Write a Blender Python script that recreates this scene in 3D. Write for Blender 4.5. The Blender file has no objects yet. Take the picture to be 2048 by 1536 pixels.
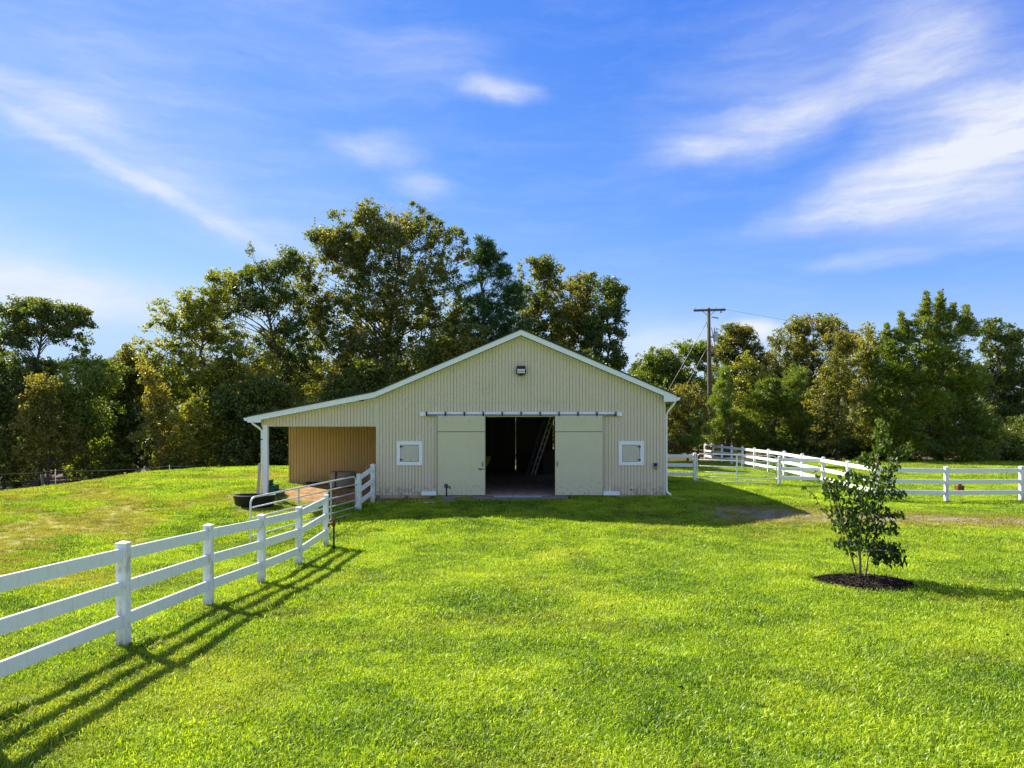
import bpy, bmesh, math, random
import numpy as np
from mathutils import Vector, Matrix
R = math.radians
random.seed(7)
rng = np.random.default_rng(11)
sc = bpy.context.scene
C = sc.collection

# ------------------------------------------------------------------ camera
F, HZ, ZC = 1420.0, 842.0, 2.34            # focal length in photo pixels, horizon row, eye height above barn slab
def at(px, py, Y):                         # photo pixel + distance -> point of the place
    return Vector(((px - 1024) / F * Y, Y, ZC + (HZ - py) / F * Y))
def ax(px, Y): return (px - 1024) / F * Y
cam_d = bpy.data.cameras.new('camera')
cam_d.sensor_width = 36.0
cam_d.lens = 36.0 * F / 2048
cam_d.shift_y = (HZ - 768) / 2048
cam_d.clip_start = 0.1
cam_d.clip_end = 2000
cam = bpy.data.objects.new('camera', cam_d)
cam.location = (0, 0, ZC)
cam.rotation_euler = (R(90), 0, 0)
C.objects.link(cam)
sc.camera = cam

# ------------------------------------------------------------------ light
SUN_TO = Vector((-0.93, 0.72, 1.0)).normalized()     # direction towards the sun
EL = math.asin(SUN_TO.z)
AZ = math.atan2(SUN_TO.x, SUN_TO.y)
sd = bpy.data.lights.new('sun', 'SUN')
sd.energy = 5.0
sd.angle = R(0.53)
sd.color = (1.0, 0.93, 0.80)
sun = bpy.data.objects.new('sun', sd)
sun.location = (-20, 10, 30)
sun.rotation_euler = (-SUN_TO).to_track_quat('-Z', 'Y').to_euler()
C.objects.link(sun)

world = bpy.data.worlds.new('World')
sc.world = world
world.use_nodes = True
nt = world.node_tree
nt.nodes.clear()
def N(t, kind, **kw):
    n = t.nodes.new(kind)
    for k, v in kw.items():
        if k == 'ins':
            for i, val in v.items():
                n.inputs[i].default_value = val
        else:
            setattr(n, k, v)
    return n
def L(t, a, b): t.links.new(a, b)
wo = N(nt, 'ShaderNodeOutputWorld')
bg = N(nt, 'ShaderNodeBackground', ins={1: 0.10})
sky = N(nt, 'ShaderNodeTexSky', sky_type='NISHITA', sun_disc=False)
sky.sun_elevation = EL
sky.sun_rotation = AZ
sky.altitude = 200
sky.air_density = 0.7
sky.dust_density = 0.0
sky.ozone_density = 6.0
tc = N(nt, 'ShaderNodeTexCoord')
sep = N(nt, 'ShaderNodeSeparateXYZ')
L(nt, tc.outputs['Generated'], sep.inputs[0])
def M(t, op, a, b=None, clamp=False):
    n = N(t, 'ShaderNodeMath', operation=op, use_clamp=clamp)
    for i, v in enumerate((a, b)):
        if v is None: continue
        if isinstance(v, (int, float)): n.inputs[i].default_value = v
        else: L(t, v, n.inputs[i])
    return n.outputs[0]
# the photograph's own rendering of a clear sky: deep blue overhead, paler low down, never clipped
sks = N(nt, 'ShaderNodeSeparateColor'); L(nt, sky.outputs[0], sks.inputs[0])
skc = N(nt, 'ShaderNodeCombineColor')
for ch, (k_, p_, cap) in enumerate(((.60, 1.55, 2.1), (.766, .95, 2.95), (2.59, .30, 4.1))):
    L(nt, M(nt, 'MINIMUM', M(nt, 'MULTIPLY', M(nt, 'POWER', sks.outputs[ch], p_), k_), cap), skc.inputs[ch])
azn = M(nt, 'ARCTAN2', sep.outputs[0], sep.outputs[1])
eln = M(nt, 'ARCSINE', sep.outputs[2])
ae = N(nt, 'ShaderNodeCombineXYZ')
L(nt, azn, ae.inputs[0]); L(nt, eln, ae.inputs[1])
# wind-drawn wisps: the coordinates are pushed about by two noises before the cloud shapes are read
wn = N(nt, 'ShaderNodeTexNoise', ins={'Scale': 5.0, 'Detail': 6.0, 'Roughness': 0.6})
L(nt, ae.outputs[0], wn.inputs['Vector'])
wsub = N(nt, 'ShaderNodeVectorMath', operation='SUBTRACT', ins={1: (0.5, 0.5, 0.5)})
L(nt, wn.outputs['Color'], wsub.inputs[0])
wmul = N(nt, 'ShaderNodeVectorMath', operation='MULTIPLY', ins={1: (0.13, 0.055, 0.0)})
L(nt, wsub.outputs[0], wmul.inputs[0])
wadd = N(nt, 'ShaderNodeVectorMath', operation='ADD')
L(nt, ae.outputs[0], wadd.inputs[0]); L(nt, wmul.outputs[0], wadd.inputs[1])
def aepx(px, py):
    u, v = (px - 1024) / F, (HZ - py) / F
    return math.atan(u), math.atan(v / math.hypot(1, u))
cl_sum = None
# centre pixel, half lengths (pixels), tilt (deg, image sense: + is falling to the right), density
for (px, py, a, b, tilt, s) in [
        (985, 186, 130, 30, 2, .50), (990, 188, 60, 18, 2, .18), (745, 300, 130, 44, 0, .42), (835, 370, 90, 36, 5, .36), (860, 108, 190, 56, 5, .22),
        (1860, 130, 170, 150, 60, .44), (1480, 260, 260, 60, -10, .36), (1390, 292, 120, 34, -5, .34), (1640, 215, 280, 70, -18, .26), (1980, 285, 400, 110, -16, .48), (1930, 300, 230, 44, -12, .22),
        (1900, 425, 330, 50, 6, .40), (1760, 370, 340, 44, -14, .26), (1740, 522, 150, 24, 2, .34), (1700, 60, 480, 190, -20, .20), (2000, 475, 260, 36, 4, .22),
        (280, 366, 400, 22, 23, .34), (230, 320, 480, 80, 23, .13), (520, 470, 300, 50, 22, .17), (120, 212, 300, 50, 14, .20), (60, 565, 440, 50, 6, .60),
        (150, 110, 460, 200, 10, .18), (600, 60, 360, 130, 20, .15), (430, 350, 560, 170, 15, .12),
        (1505, 668, 90, 34, 0, 1.0), (1330, 690, 160, 60, 0, .45), (2250, 180, 460, 180, -15, .4), (-250, 420, 420, 110, 20, .3)]:
    ca, ce = aepx(px, py)
    mp = N(nt, 'ShaderNodeMapping', vector_type='TEXTURE')
    k = 1 / F
    mp.inputs['Location'].default_value = (ca, ce, 0)
    mp.inputs['Rotation'].default_value = (0, 0, R(-tilt))
    mp.inputs['Scale'].default_value = (a * k, b * k, 1)
    L(nt, wadd.outputs[0], mp.inputs['Vector'])
    ln = N(nt, 'ShaderNodeVectorMath', operation='LENGTH')
    L(nt, mp.outputs[0], ln.inputs[0])
    mr = N(nt, 'ShaderNodeMapRange', interpolation_type='SMOOTHERSTEP', ins={1: 0.0, 2: 1.15, 3: s, 4: 0.0})
    L(nt, ln.outputs['Value'], mr.inputs[0])
    cl_sum = mr.outputs[0] if cl_sum is None else M(nt, 'ADD', cl_sum, mr.outputs[0])
# fine fibres in the ice cloud, and thin cirrus over the whole of the sky
fm = N(nt, 'ShaderNodeMapping'); fm.inputs['Rotation'].default_value = (0, 0, R(12)); fm.inputs['Scale'].default_value = (2.2, 12.0, 1)
L(nt, wadd.outputs[0], fm.inputs['Vector'])
fn = N(nt, 'ShaderNodeTexNoise', ins={'Scale': 2.6, 'Detail': 9.0, 'Roughness': 0.66, 'Distortion': 0.15})
L(nt, fm.outputs[0], fn.inputs['Vector'])
fr = N(nt, 'ShaderNodeMapRange', ins={1: 0.28, 2: 0.72, 3: 0.50, 4: 1.28})
L(nt, fn.outputs[0], fr.inputs[0])
veil = N(nt, 'ShaderNodeMapRange', ins={1: 0.45, 2: 0.80, 3: 0.0, 4: 0.10})
L(nt, fn.outputs[0], veil.inputs[0])
dens = M(nt, 'ADD', M(nt, 'MULTIPLY', cl_sum, fr.outputs[0]), veil.outputs[0])
# broken cirrus added out of frame, to raise and warm the ambient light
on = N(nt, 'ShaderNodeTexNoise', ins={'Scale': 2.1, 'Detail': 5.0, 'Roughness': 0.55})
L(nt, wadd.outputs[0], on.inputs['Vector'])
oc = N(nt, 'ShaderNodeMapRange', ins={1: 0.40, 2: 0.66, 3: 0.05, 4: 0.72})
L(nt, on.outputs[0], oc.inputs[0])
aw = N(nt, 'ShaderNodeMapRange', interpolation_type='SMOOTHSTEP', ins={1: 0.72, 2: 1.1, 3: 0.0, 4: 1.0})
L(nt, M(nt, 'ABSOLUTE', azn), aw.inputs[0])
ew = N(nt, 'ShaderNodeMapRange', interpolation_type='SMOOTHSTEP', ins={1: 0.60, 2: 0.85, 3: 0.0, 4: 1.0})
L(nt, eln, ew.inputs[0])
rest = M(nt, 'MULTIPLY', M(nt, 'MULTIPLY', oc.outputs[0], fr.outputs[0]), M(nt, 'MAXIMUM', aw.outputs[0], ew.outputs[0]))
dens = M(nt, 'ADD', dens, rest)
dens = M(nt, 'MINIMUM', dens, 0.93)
# no cloud below the horizon
hm = N(nt, 'ShaderNodeMapRange', ins={1: 0.0, 2: 0.05, 3: 0.0, 4: 1.0})
L(nt, eln, hm.inputs[0])
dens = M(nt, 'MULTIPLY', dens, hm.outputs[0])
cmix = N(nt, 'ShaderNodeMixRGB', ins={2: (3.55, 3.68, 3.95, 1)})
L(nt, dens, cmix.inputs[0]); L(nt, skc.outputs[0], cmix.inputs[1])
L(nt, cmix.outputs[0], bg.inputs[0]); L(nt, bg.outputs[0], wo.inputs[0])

vs = sc.view_settings
vs.view_transform = 'Standard'; vs.look = 'None'; vs.gamma = 1.0; vs.use_curve_mapping = False
vs.exposure = 1.32
cy = sc.cycles
cy.use_denoising = True
cy.max_bounces = 7; cy.diffuse_bounces = 4; cy.glossy_bounces = 3; cy.transmission_bounces = 4; cy.transparent_max_bounces = 6
cy.sample_clamp_indirect = 6.0
cy.caustics_reflective = False; cy.caustics_refractive = False

# ------------------------------------------------------------------ helpers: objects
ORI = {}
def org(o): return ORI.get(o.name, Vector((0, 0, 0)))
def tag(o, label=None, cat=None, group=None, kind=None):
    for k, v in (('label', label), ('category', cat), ('group', group), ('kind', kind)):
        if v: o[k] = v
    return o
def thing(name, loc, label, cat, group=None):
    o = bpy.data.objects.new(name, None)
    o.empty_display_size = 0.2
    o.location = loc
    C.objects.link(o)
    ORI[o.name] = Vector(loc)
    return tag(o, label, cat, group)
def place(name, me, mat, parent=None, at=None, rot=None):
    """Link mesh data as one object; at = where its own origin stands in the place."""
    o = bpy.data.objects.new(name, me)
    C.objects.link(o)
    p = Vector(at) if at is not None else (org(parent) if parent else Vector((0, 0, 0)))
    if parent:
        o.parent = parent
        o.location = p - org(parent)
    else:
        o.location = p
    if rot is not None: o.rotation_euler = rot
    ORI[o.name] = p
    if mat and not me.materials: me.materials.append(mat)
    return o
class MB:
    def __init__(s): s.v = []; s.f = []; s.sm = []
    def add(s, vs, fs, smooth=False):
        b = len(s.v)
        s.v += [tuple(v) for v in vs]
        s.f += [tuple(i + b for i in f) for f in fs]
        s.sm += [smooth] * len(fs)
        return s
    def box(s, lo, hi):
        x0, y0, z0 = lo; x1, y1, z1 = hi
        return s.add([(x0, y0, z0), (x1, y0, z0), (x1, y1, z0), (x0, y1, z0), (x0, y0, z1), (x1, y0, z1), (x1, y1, z1), (x0, y1, z1)],
                     [(0, 3, 2, 1), (4, 5, 6, 7), (0, 1, 5, 4), (1, 2, 6, 5), (2, 3, 7, 6), (3, 0, 4, 7)])
    def bar(s, a, b, w, h, up=(0, 0, 1)):
        """Square bar from a to b: w across, h along up."""
        a, b = Vector(a), Vector(b)
        d = (b - a).normalized(); u = Vector(up)
        sd_ = d.cross(u).normalized(); u = sd_.cross(d).normalized()
        vs_ = []
        for p in (a, b):
            for i, j in ((-1, -1), (1, -1), (1, 1), (-1, 1)):
                vs_.append(p + sd_ * (w / 2 * i) + u * (h / 2 * j))
        return s.add(vs_, [(3, 2, 1, 0), (4, 5, 6, 7), (0, 1, 5, 4), (1, 2, 6, 5), (2, 3, 7, 6), (3, 0, 4, 7)])
    def tube(s, pts, rad, n=8, cap=True):
        pts = [Vector(p) for p in pts]
        rad = rad if isinstance(rad, (list, tuple)) else [rad] * len(pts)
        vs_ = []; prev = None
        for i, p in enumerate(pts):
            d = (pts[min(i + 1, len(pts) - 1)] - pts[max(i - 1, 0)]).normalized()
            if prev is None:
                q = Vector((1, 0, 0)) if abs(d.x) < .8 else Vector((0, 1, 0))
                prev = d.cross(q).normalized()
            e1 = (prev - d * prev.dot(d)).normalized(); prev = e1
            e2 = d.cross(e1)
            for k in range(n):
                t = 2 * math.pi * k / n
                vs_.append(p + (e1 * math.cos(t) + e2 * math.sin(t)) * rad[i])
        fs = []
        for i in range(len(pts) - 1):
            for k in range(n):
                k2 = (k + 1) % n
                fs.append((i * n + k, i * n + k2, (i + 1) * n + k2, (i + 1) * n + k))
        s.add(vs_, fs, True)
        if cap:
            b = len(s.v) - len(vs_)
            s.f += [tuple(b + k for k in reversed(range(n))), tuple(b + (len(pts) - 1) * n + k for k in range(n))]
            s.sm += [False, False]
        return s
    def prism(s, poly, y0, y1):
        """Polygon of (x, z) points (counter-clockwise seen from -Y), drawn out from y0 to y1."""
        n = len(poly)
        vs_ = [(x, y0, z) for x, z in poly] + [(x, y1, z) for x, z in poly]
        fs = [tuple(range(n)), tuple(reversed(range(n, 2 * n)))]
        for i in range(n):
            j = (i + 1) % n
            fs.append((i, i + n, j + n, j))
        return s.add(vs_, fs)
    def lathe(s, c, prof, n=20, sx=1.0, sy=1.0):
        vs_ = []
        for r, z in prof:
            for k in range(n):
                t = 2 * math.pi * k / n
                vs_.append((c[0] + r * sx * math.cos(t), c[1] + r * sy * math.sin(t), c[2] + z))
        fs = []
        for i in range(len(prof) - 1):
            for k in range(n):
                k2 = (k + 1) % n
                fs.append((i * n + k, i * n + k2, (i + 1) * n + k2, (i + 1) * n + k))
        return s.add(vs_, fs, True)
    def mesh(s, name, o=(0, 0, 0), bev=0.0, seg=1):
        o = Vector(o)
        me = bpy.data.meshes.new(name)
        me.from_pydata([Vector(v) - o for v in s.v], [], s.f)
        me.polygons.foreach_set('use_smooth', s.sm)
        if bev:
            bm = bmesh.new(); bm.from_mesh(me)
            bmesh.ops.remove_doubles(bm, verts=bm.verts, dist=1e-5)
            bmesh.ops.bevel(bm, geom=[e for e in bm.edges if e.calc_face_angle(0) > .5], offset=bev, segments=seg, affect='EDGES', profile=.5)
            bm.to_mesh(me); bm.free()
        me.update()
        return me
    def build(s, name, mat, parent=None, at=None, bev=0.0, seg=1):
        p = at if at is not None else (org(parent) if parent else Vector((0, 0, 0)))
        return place(name, s.mesh(name, p, bev, seg), mat, parent, p)
def quad_mesh(name, V, T, attr=None):
    """Fast mesh from numpy vertices (n,3) and triangles (m,3)."""
    me = bpy.data.meshes.new(name)
    me.vertices.add(len(V)); me.vertices.foreach_set('co', V.astype(np.float32).ravel())
    me.loops.add(T.size); me.loops.foreach_set('vertex_index', T.astype(np.int32).ravel())
    me.polygons.add(len(T))
    me.polygons.foreach_set('loop_start', np.arange(0, T.size, 3, dtype=np.int32))
    if attr is not None:
        for k, a in attr.items():
            at_ = me.attributes.new(k, 'FLOAT', 'POINT'); at_.data.foreach_set('value', a.astype(np.float32))
    me.update(calc_edges=True)
    return me

# ------------------------------------------------------------------ helpers: materials
def newmat(name):
    m = bpy.data.materials.new(name); m.use_nodes = True
    t = m.node_tree; t.nodes.clear()
    out = N(t, 'ShaderNodeOutputMaterial')
    return m, t, out
def ramp(t, fac, stops):
    r = N(t, 'ShaderNodeValToRGB')
    e = r.color_ramp.elements
    while len(e) < len(stops): e.new(0.5)
    for i, (p, c) in enumerate(stops):
        e[i].position = p; e[i].color = (*c, 1)
    L(t, fac, r.inputs[0])
    return r.outputs[0]
def noise(t, scale, detail=4, rough=.55, coord=None, stretch=None, dist=0.0):
    n = N(t, 'ShaderNodeTexNoise', ins={'Scale': scale, 'Detail': detail, 'Roughness': rough, 'Distortion': dist})
    if coord is None:
        g = N(t, 'ShaderNodeNewGeometry'); coord = g.outputs['Position']
    if stretch:
        mp = N(t, 'ShaderNodeMapping'); mp.inputs['Scale'].default_value = stretch
        L(t, coord, mp.inputs[0]); coord = mp.outputs[0]
    L(t, coord, n.inputs['Vector'])
    return n.outputs[0]
def mixc(t, fac, a, b, mode='MIX'):
    n = N(t, 'ShaderNodeMixRGB', blend_type=mode)
    for i, v in enumerate((fac, a, b)):
        if isinstance(v, (int, float)): n.inputs[i].default_value = v
        elif isinstance(v, tuple): n.inputs[i].default_value = (*v, 1)
        else: L(t, v, n.inputs[i])
    return n.outputs[0]
def mrange(t, v, a, b, c=0.0, d=1.0, smooth=True):
    n = N(t, 'ShaderNodeMapRange', ins={1: a, 2: b, 3: c, 4: d})
    if smooth: n.interpolation_type = 'SMOOTHSTEP'
    L(t, v, n.inputs[0])
    return n.outputs[0]
def principled(t, out, col, rough=.6, spec=.3, metal=0.0, bump=None, bstr=.2, bdist=.01):
    p = N(t, 'ShaderNodeBsdfPrincipled', ins={'Metallic': metal, 'Specular IOR Level': spec})
    if isinstance(col, tuple): p.inputs['Base Color'].default_value = (*col, 1)
    else: L(t, col, p.inputs['Base Color'])
    if isinstance(rough, (int, float)): p.inputs['Roughness'].default_value = rough
    else: L(t, rough, p.inputs['Roughness'])
    if bump is not None:
        b = N(t, 'ShaderNodeBump', ins={'Strength': bstr, 'Distance': bdist})
        L(t, bump, b.inputs['Height']); L(t, b.outputs[0], p.inputs['Normal'])
    L(t, p.outputs[0], out.inputs[0])
    return p
def simple(name, col, rough=.6, spec=.3, metal=0.0, var=.15, scale=6.0, stretch=None, stain=None, stain_at=(.55, .75), bstr=.15):
    """Plain surface with a mottled colour and an optional stain colour."""
    m, t, out = newmat(name)
    n = noise(t, scale, 5, .6, stretch=stretch)
    a = tuple(min(1, c * (1 - var)) for c in col); b = tuple(min(1, c * (1 + var)) for c in col)
    c = mixc(t, n, a, b)
    if stain:
        s = noise(t, scale * .7 + 1.3, 6, .65, stretch=stretch)
        c = mixc(t, mrange(t, s, *stain_at), c, stain)
    principled(t, out, c, rough, spec, metal, bump=n, bstr=bstr)
    return m

def mat_vinyl():
    m, t, out = newmat('white_vinyl')
    n = noise(t, 3.0, 6, .65)
    fine = noise(t, 16.0, 5, .7, stretch=(1, 1, .25))
    c = mixc(t, n, (.78, .79, .80), (.83, .83, .82))
    c = mixc(t, mrange(t, fine, .50, .74, 0, .42), c, (.45, .41, .28))
    principled(t, out, c, .38, .4)
    return m
def mat_vinyl_post():
    m, t, out = newmat('white_vinyl_post')
    g = N(t, 'ShaderNodeTexCoord'); s = N(t, 'ShaderNodeSeparateXYZ'); L(t, g.outputs['Object'], s.inputs[0])
    n = noise(t, 9.0, 6, .7, stretch=(1, 1, .4))
    c = mixc(t, n, (.77, .78, .79), (.83, .83, .82))
    low = mrange(t, s.outputs[2], .02, .22, 1, 0)                      # soil splashed up from the ground
    c = mixc(t, M(t, 'MULTIPLY', low, mrange(t, n, .3, .6), True), c, (.38, .30, .17))
    c = mixc(t, mrange(t, n, .47, .66, 0, .7), c, (.40, .35, .21))     # algae and grime below the rails
    principled(t, out, c, .4, .4)
    return m
def mat_siding(name, col, col2, dirt):
    m, t, out = newmat(name)
    streak = noise(t, 2.2, 5, .6, stretch=(7, 7, .45))
    blot = noise(t, 1.1, 5, .6)
    c = mixc(t, streak, col, col2)
    c = mixc(t, mrange(t, blot, .52, .78, 0, .4), c, dirt)
    g = N(t, 'ShaderNodeNewGeometry'); s = N(t, 'ShaderNodeSeparateXYZ'); L(t, g.outputs['Position'], s.inputs[0])
    sp = noise(t, 7.0, 5, .7)
    low = M(t, 'MULTIPLY', mrange(t, s.outputs[2], .03, .5, 1, 0), mrange(t, sp, .38, .68), True)
    c = mixc(t, M(t, 'MULTIPLY', low, .75), c, (.24, .19, .12))
    grain = noise(t, 30.0, 4, .6, stretch=(6, 6, .25))
    principled(t, out, c, .72, .18, bump=grain, bstr=.18, bdist=.004)
    return m
def mat_door():
    m, t, out = newmat('door_paint')
    blot = noise(t, 1.6, 6, .62)
    streak = noise(t, 3.0, 5, .6, stretch=(5, 5, .4))
    c = mixc(t, blot, (.64, .57, .36), (.74, .66, .44))
    c = mixc(t, mrange(t, streak, .5, .78, 0, .45), c, (.58, .53, .34))
    g = N(t, 'ShaderNodeNewGeometry'); s = N(t, 'ShaderNodeSeparateXYZ'); L(t, g.outputs['Position'], s.inputs[0])
    sp = noise(t, 16.0, 5, .7, stretch=(1, 1, .55))
    low = M(t, 'MULTIPLY', mrange(t, s.outputs[2], .02, .75, 1, 0), mrange(t, sp, .54, .68), True)
    c = mixc(t, M(t, 'MULTIPLY', low, .85), c, (.13, .13, .08))
    top = M(t, 'MULTIPLY', mrange(t, s.outputs[2], 2.0, 2.5, 0, 1), mrange(t, sp, .58, .7), True)
    c = mixc(t, M(t, 'MULTIPLY', top, .6), c, (.3, .28, .19))
    principled(t, out, c, .62, .25, bump=streak, bstr=.12, bdist=.004)
    return m
def mat_leaf(name, stops, trans=.42, gloss=.05, patch=.35):
    """Leaves: colour by each leaf's own number and a slow change through the crown."""
    m, t, out = newmat(name)
    a = N(t, 'ShaderNodeAttribute', attribute_name='rnd')
    oi = N(t, 'ShaderNodeObjectInfo')
    pn = noise(t, .35, 3, .5)
    f = M(t, 'ADD', M(t, 'MULTIPLY', a.outputs['Fac'], 1 - patch), M(t, 'MULTIPLY', mrange(t, pn, .3, .7), patch))
    c = ramp(t, f, stops)
    d = N(t, 'ShaderNodeBsdfDiffuse'); L(t, c, d.inputs[0])
    tr = N(t, 'ShaderNodeBsdfTranslucent')
    c2 = mixc(t, 1.0, c, (1.35, 1.25, .55), 'MULTIPLY'); L(t, c2, tr.inputs[0])
    mx = N(t, 'ShaderNodeMixShader', ins={0: trans}); L(t, d.outputs[0], mx.inputs[1]); L(t, tr.outputs[0], mx.inputs[2])
    gl = N(t, 'ShaderNodeBsdfGlossy', ins={'Roughness': .38, 'Color': (1, 1, 1, 1)})
    m2 = N(t, 'ShaderNodeMixShader', ins={0: gloss}); L(t, mx.outputs[0], m2.inputs[1]); L(t, gl.outputs[0], m2.inputs[2])
    L(t, m2.outputs[0], out.inputs[0])
    return m
def mat_grass():
    m, t, out = newmat('grass_blades')
    oi = N(t, 'ShaderNodeAttribute', attribute_name='tone', attribute_type='INSTANCER')
    dry = N(t, 'ShaderNodeAttribute', attribute_name='dry', attribute_type='INSTANCER')
    bl = N(t, 'ShaderNodeAttribute', attribute_name='rnd')
    pn = noise(t, .55, 5, .6)
    f = M(t, 'ADD', M(t, 'MULTIPLY', oi.outputs['Fac'], .38), M(t, 'ADD', M(t, 'MULTIPLY', bl.outputs['Fac'], .40), M(t, 'MULTIPLY', mrange(t, pn, .3, .7), .22)))
    c = ramp(t, f, GRASS_RAMP)
    c = mixc(t, M(t, 'MULTIPLY', dry.outputs['Fac'], mrange(t, bl.outputs['Fac'], .05, .6), True), c, (.36, .27, .06))
    d = N(t, 'ShaderNodeBsdfDiffuse'); L(t, c, d.inputs[0])
    tr = N(t, 'ShaderNodeBsdfTranslucent'); L(t, mixc(t, 1.0, c, (1.3, 1.25, .6), 'MULTIPLY'), tr.inputs[0])
    mx = N(t, 'ShaderNodeMixShader', ins={0: .45}); L(t, d.outputs[0], mx.inputs[1]); L(t, tr.outputs[0], mx.inputs[2])
    gl = N(t, 'ShaderNodeBsdfGlossy', ins={'Roughness': .45, 'Color': (1, 1, 1, 1)})
    m2 = N(t, 'ShaderNodeMixShader', ins={0: .02}); L(t, mx.outputs[0], m2.inputs[1]); L(t, gl.outputs[0], m2.inputs[2])
    L(t, m2.outputs[0], out.inputs[0])
    return m
GRASS_RAMP = [(0.18, (.040, .105, .009)), (.38, (.175, .305, .011)), (.57, (.36, .50, .014)), (.84, (.58, .64, .040))]
def mat_ground():
    m, t, out = newmat('ground_soil_and_turf')
    g = N(t, 'ShaderNodeNewGeometry')
    pn = noise(t, .55, 5, .6)
    fine = noise(t, 22.0, 6, .7)
    mid = noise(t, 5.0, 5, .65)
    f = M(t, 'ADD', M(t, 'MULTIPLY', fine, .55), M(t, 'ADD', M(t, 'MULTIPLY', mrange(t, pn, .3, .7), .25), M(t, 'MULTIPLY', mid, .2)))
    turf = ramp(t, f, [(.2, (.022, .060, .008)), (.42, (.070, .14, .010)), (.6, (.16, .26, .014)), (.8, (.27, .35, .030))])
    dry = N(t, 'ShaderNodeAttribute', attribute_name='dry')
    c = mixc(t, M(t, 'MULTIPLY', dry.outputs['Fac'], mrange(t, mid, .3, .6), True), turf, (.33, .24, .06))
    clay = mixc(t, mrange(t, M(t, 'ADD', M(t, 'MULTIPLY', mid, .6), M(t, 'MULTIPLY', fine, .4)), .35, .65), (.17, .095, .045), (.46, .27, .11))
    di = N(t, 'ShaderNodeAttribute', attribute_name='dirt')
    dm = mrange(t, M(t, 'ADD', di.outputs['Fac'], M(t, 'MULTIPLY', M(t, 'SUBTRACT', mid, .5), .7)), .42, .58)
    c = mixc(t, dm, c, clay)
    gravel = mixc(t, mrange(t, noise(t, 60, 3, .7), .35, .65), (.13, .10, .065), (.33, .26, .17))
    gr = N(t, 'ShaderNodeAttribute', attribute_name='gravel')
    gm = mrange(t, M(t, 'ADD', gr.outputs['Fac'], M(t, 'MULTIPLY', M(t, 'SUBTRACT', mid, .5), 1.1)), .40, .68)
    c = mixc(t, gm, c, gravel)
    wd = N(t, 'ShaderNodeAttribute', attribute_name='wood')
    litter = mixc(t, fine, (.05, .04, .02), (.12, .09, .045))
    c = mixc(t, mrange(t, wd.outputs['Fac'], .3, .7), c, litter)
    principled(t, out, c, .9, .1, bump=fine, bstr=.6, bdist=.03)
    return m

M_VINYL = mat_vinyl(); M_POST = mat_vinyl_post()
M_SIDE = mat_siding('barn_siding_paint', (.69, .575, .405), (.77, .65, .465), (.60, .51, .35))
M_TAN = mat_siding('bounce_tinted_siding', (.56, .33, .13), (.70, .44, .18), (.34, .20, .09))  # warm bounce off the clay floor tinted into the colour, with dust
M_DOOR = mat_door()
M_TRIM = simple('white_trim_paint', (.89, .89, .88), .5, .3, var=.03, scale=4, stain=(.68, .68, .64), stain_at=(.62, .85))
M_SHUT = simple('shutter_paint', (.62, .56, .41), .6, .25, var=.12, scale=5, stretch=(4, 4, .5), stain=(.36, .34, .24), stain_at=(.52, .75))
M_ROOF = simple('roof_shingles', (.055, .052, .05), .9, .1, var=.35, scale=14)
M_STEEL = simple('galvanised_rail', (.30, .34, .36), .42, .5, .6, var=.15, scale=8)
M_DARKM = simple('dark_metal', (.025, .025, .027), .5, .4, .3, var=.3, scale=10)
M_GATE = simple('grey_gate_steel', (.70, .72, .69), .42, .5, .25, var=.1, scale=9, stain=(.34, .29, .22), stain_at=(.62, .82))
M_INWOOD = simple('old_barn_wood', (.10, .085, .055), .85, .1, var=.4, scale=4, stretch=(3, 3, .4))
M_CONC = simple('concrete', (.20, .175, .145), .9, .15, var=.25, scale=7, stain=(.18, .14, .10), stain_at=(.5, .7))
M_CONCL = simple('pale_concrete', (.50, .49, .47), .9, .15, var=.25, scale=11, stain=(.24, .22, .19), stain_at=(.5, .62))
M_FLOOR = simple('barn_floor_dust', (.42, .31, .21), .92, .1, var=.3, scale=2.2, stain=(.12, .09, .06), stain_at=(.5, .7))
M_BLACKP = simple('black_rubber', (.022, .022, .022), .55, .35, var=.4, scale=9, stain=(.10, .09, .07), stain_at=(.6, .8))
M_WATER = None
M_RAWWOOD = simple('weathered_board', (.52, .42, .29), .8, .15, var=.2, scale=6, stretch=(5, 5, .5))
M_GREENP = simple('green_plastic', (.012, .10, .045), .5, .4, var=.2, scale=8)
M_RUST = simple('rusty_iron', (.16, .06, .025), .8, .2, .3, var=.4, scale=25)
M_POLEW = simple('pole_wood', (.15, .115, .085), .85, .1, var=.35, scale=5, stretch=(6, 6, .3))
M_XFMR = simple('transformer_grey', (.52, .55, .57), .45, .4, var=.06)
M_WIRE = simple('steel_wire', (.20, .20, .18), .5, .4, .3, var=.1)
M_YEL = simple('yellow_plastic', (.62, .42, .04), .5, .4, var=.15)
M_ALU = simple('ladder_stile', (.66, .60, .45), .5, .4, .1, var=.15, scale=12)
M_ALUD = simple('blue_grey_ladder', (.17, .21, .27), .5, .4, .2, var=.2)
M_BARK = simple('grey_bark', (.10, .082, .062), .9, .1, var=.4, scale=7, stretch=(3, 3, .6), bstr=.5)
M_BARKP = simple('pine_bark', (.12, .07, .045), .9, .1, var=.4, scale=7, stretch=(3, 3, .6), bstr=.5)
M_BARKS = simple('smooth_tan_bark', (.24, .17, .11), .75, .2, var=.25, scale=12)
M_MULCH = simple('dark_bark_mulch', (.030, .022, .017), .9, .15, var=.6, scale=30)
M_STONE = simple('gravel_stone', (.27, .24, .20), .9, .15, var=.4, scale=9)
M_TROUGH = simple('weathered_grey_rubber', (.26, .22, .16), .8, .2, var=.35, scale=5, stretch=(1, 1, 3))
M_GLASS = simple('lamp_lens', (.62, .64, .60), .18, .6, var=.1)
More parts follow.
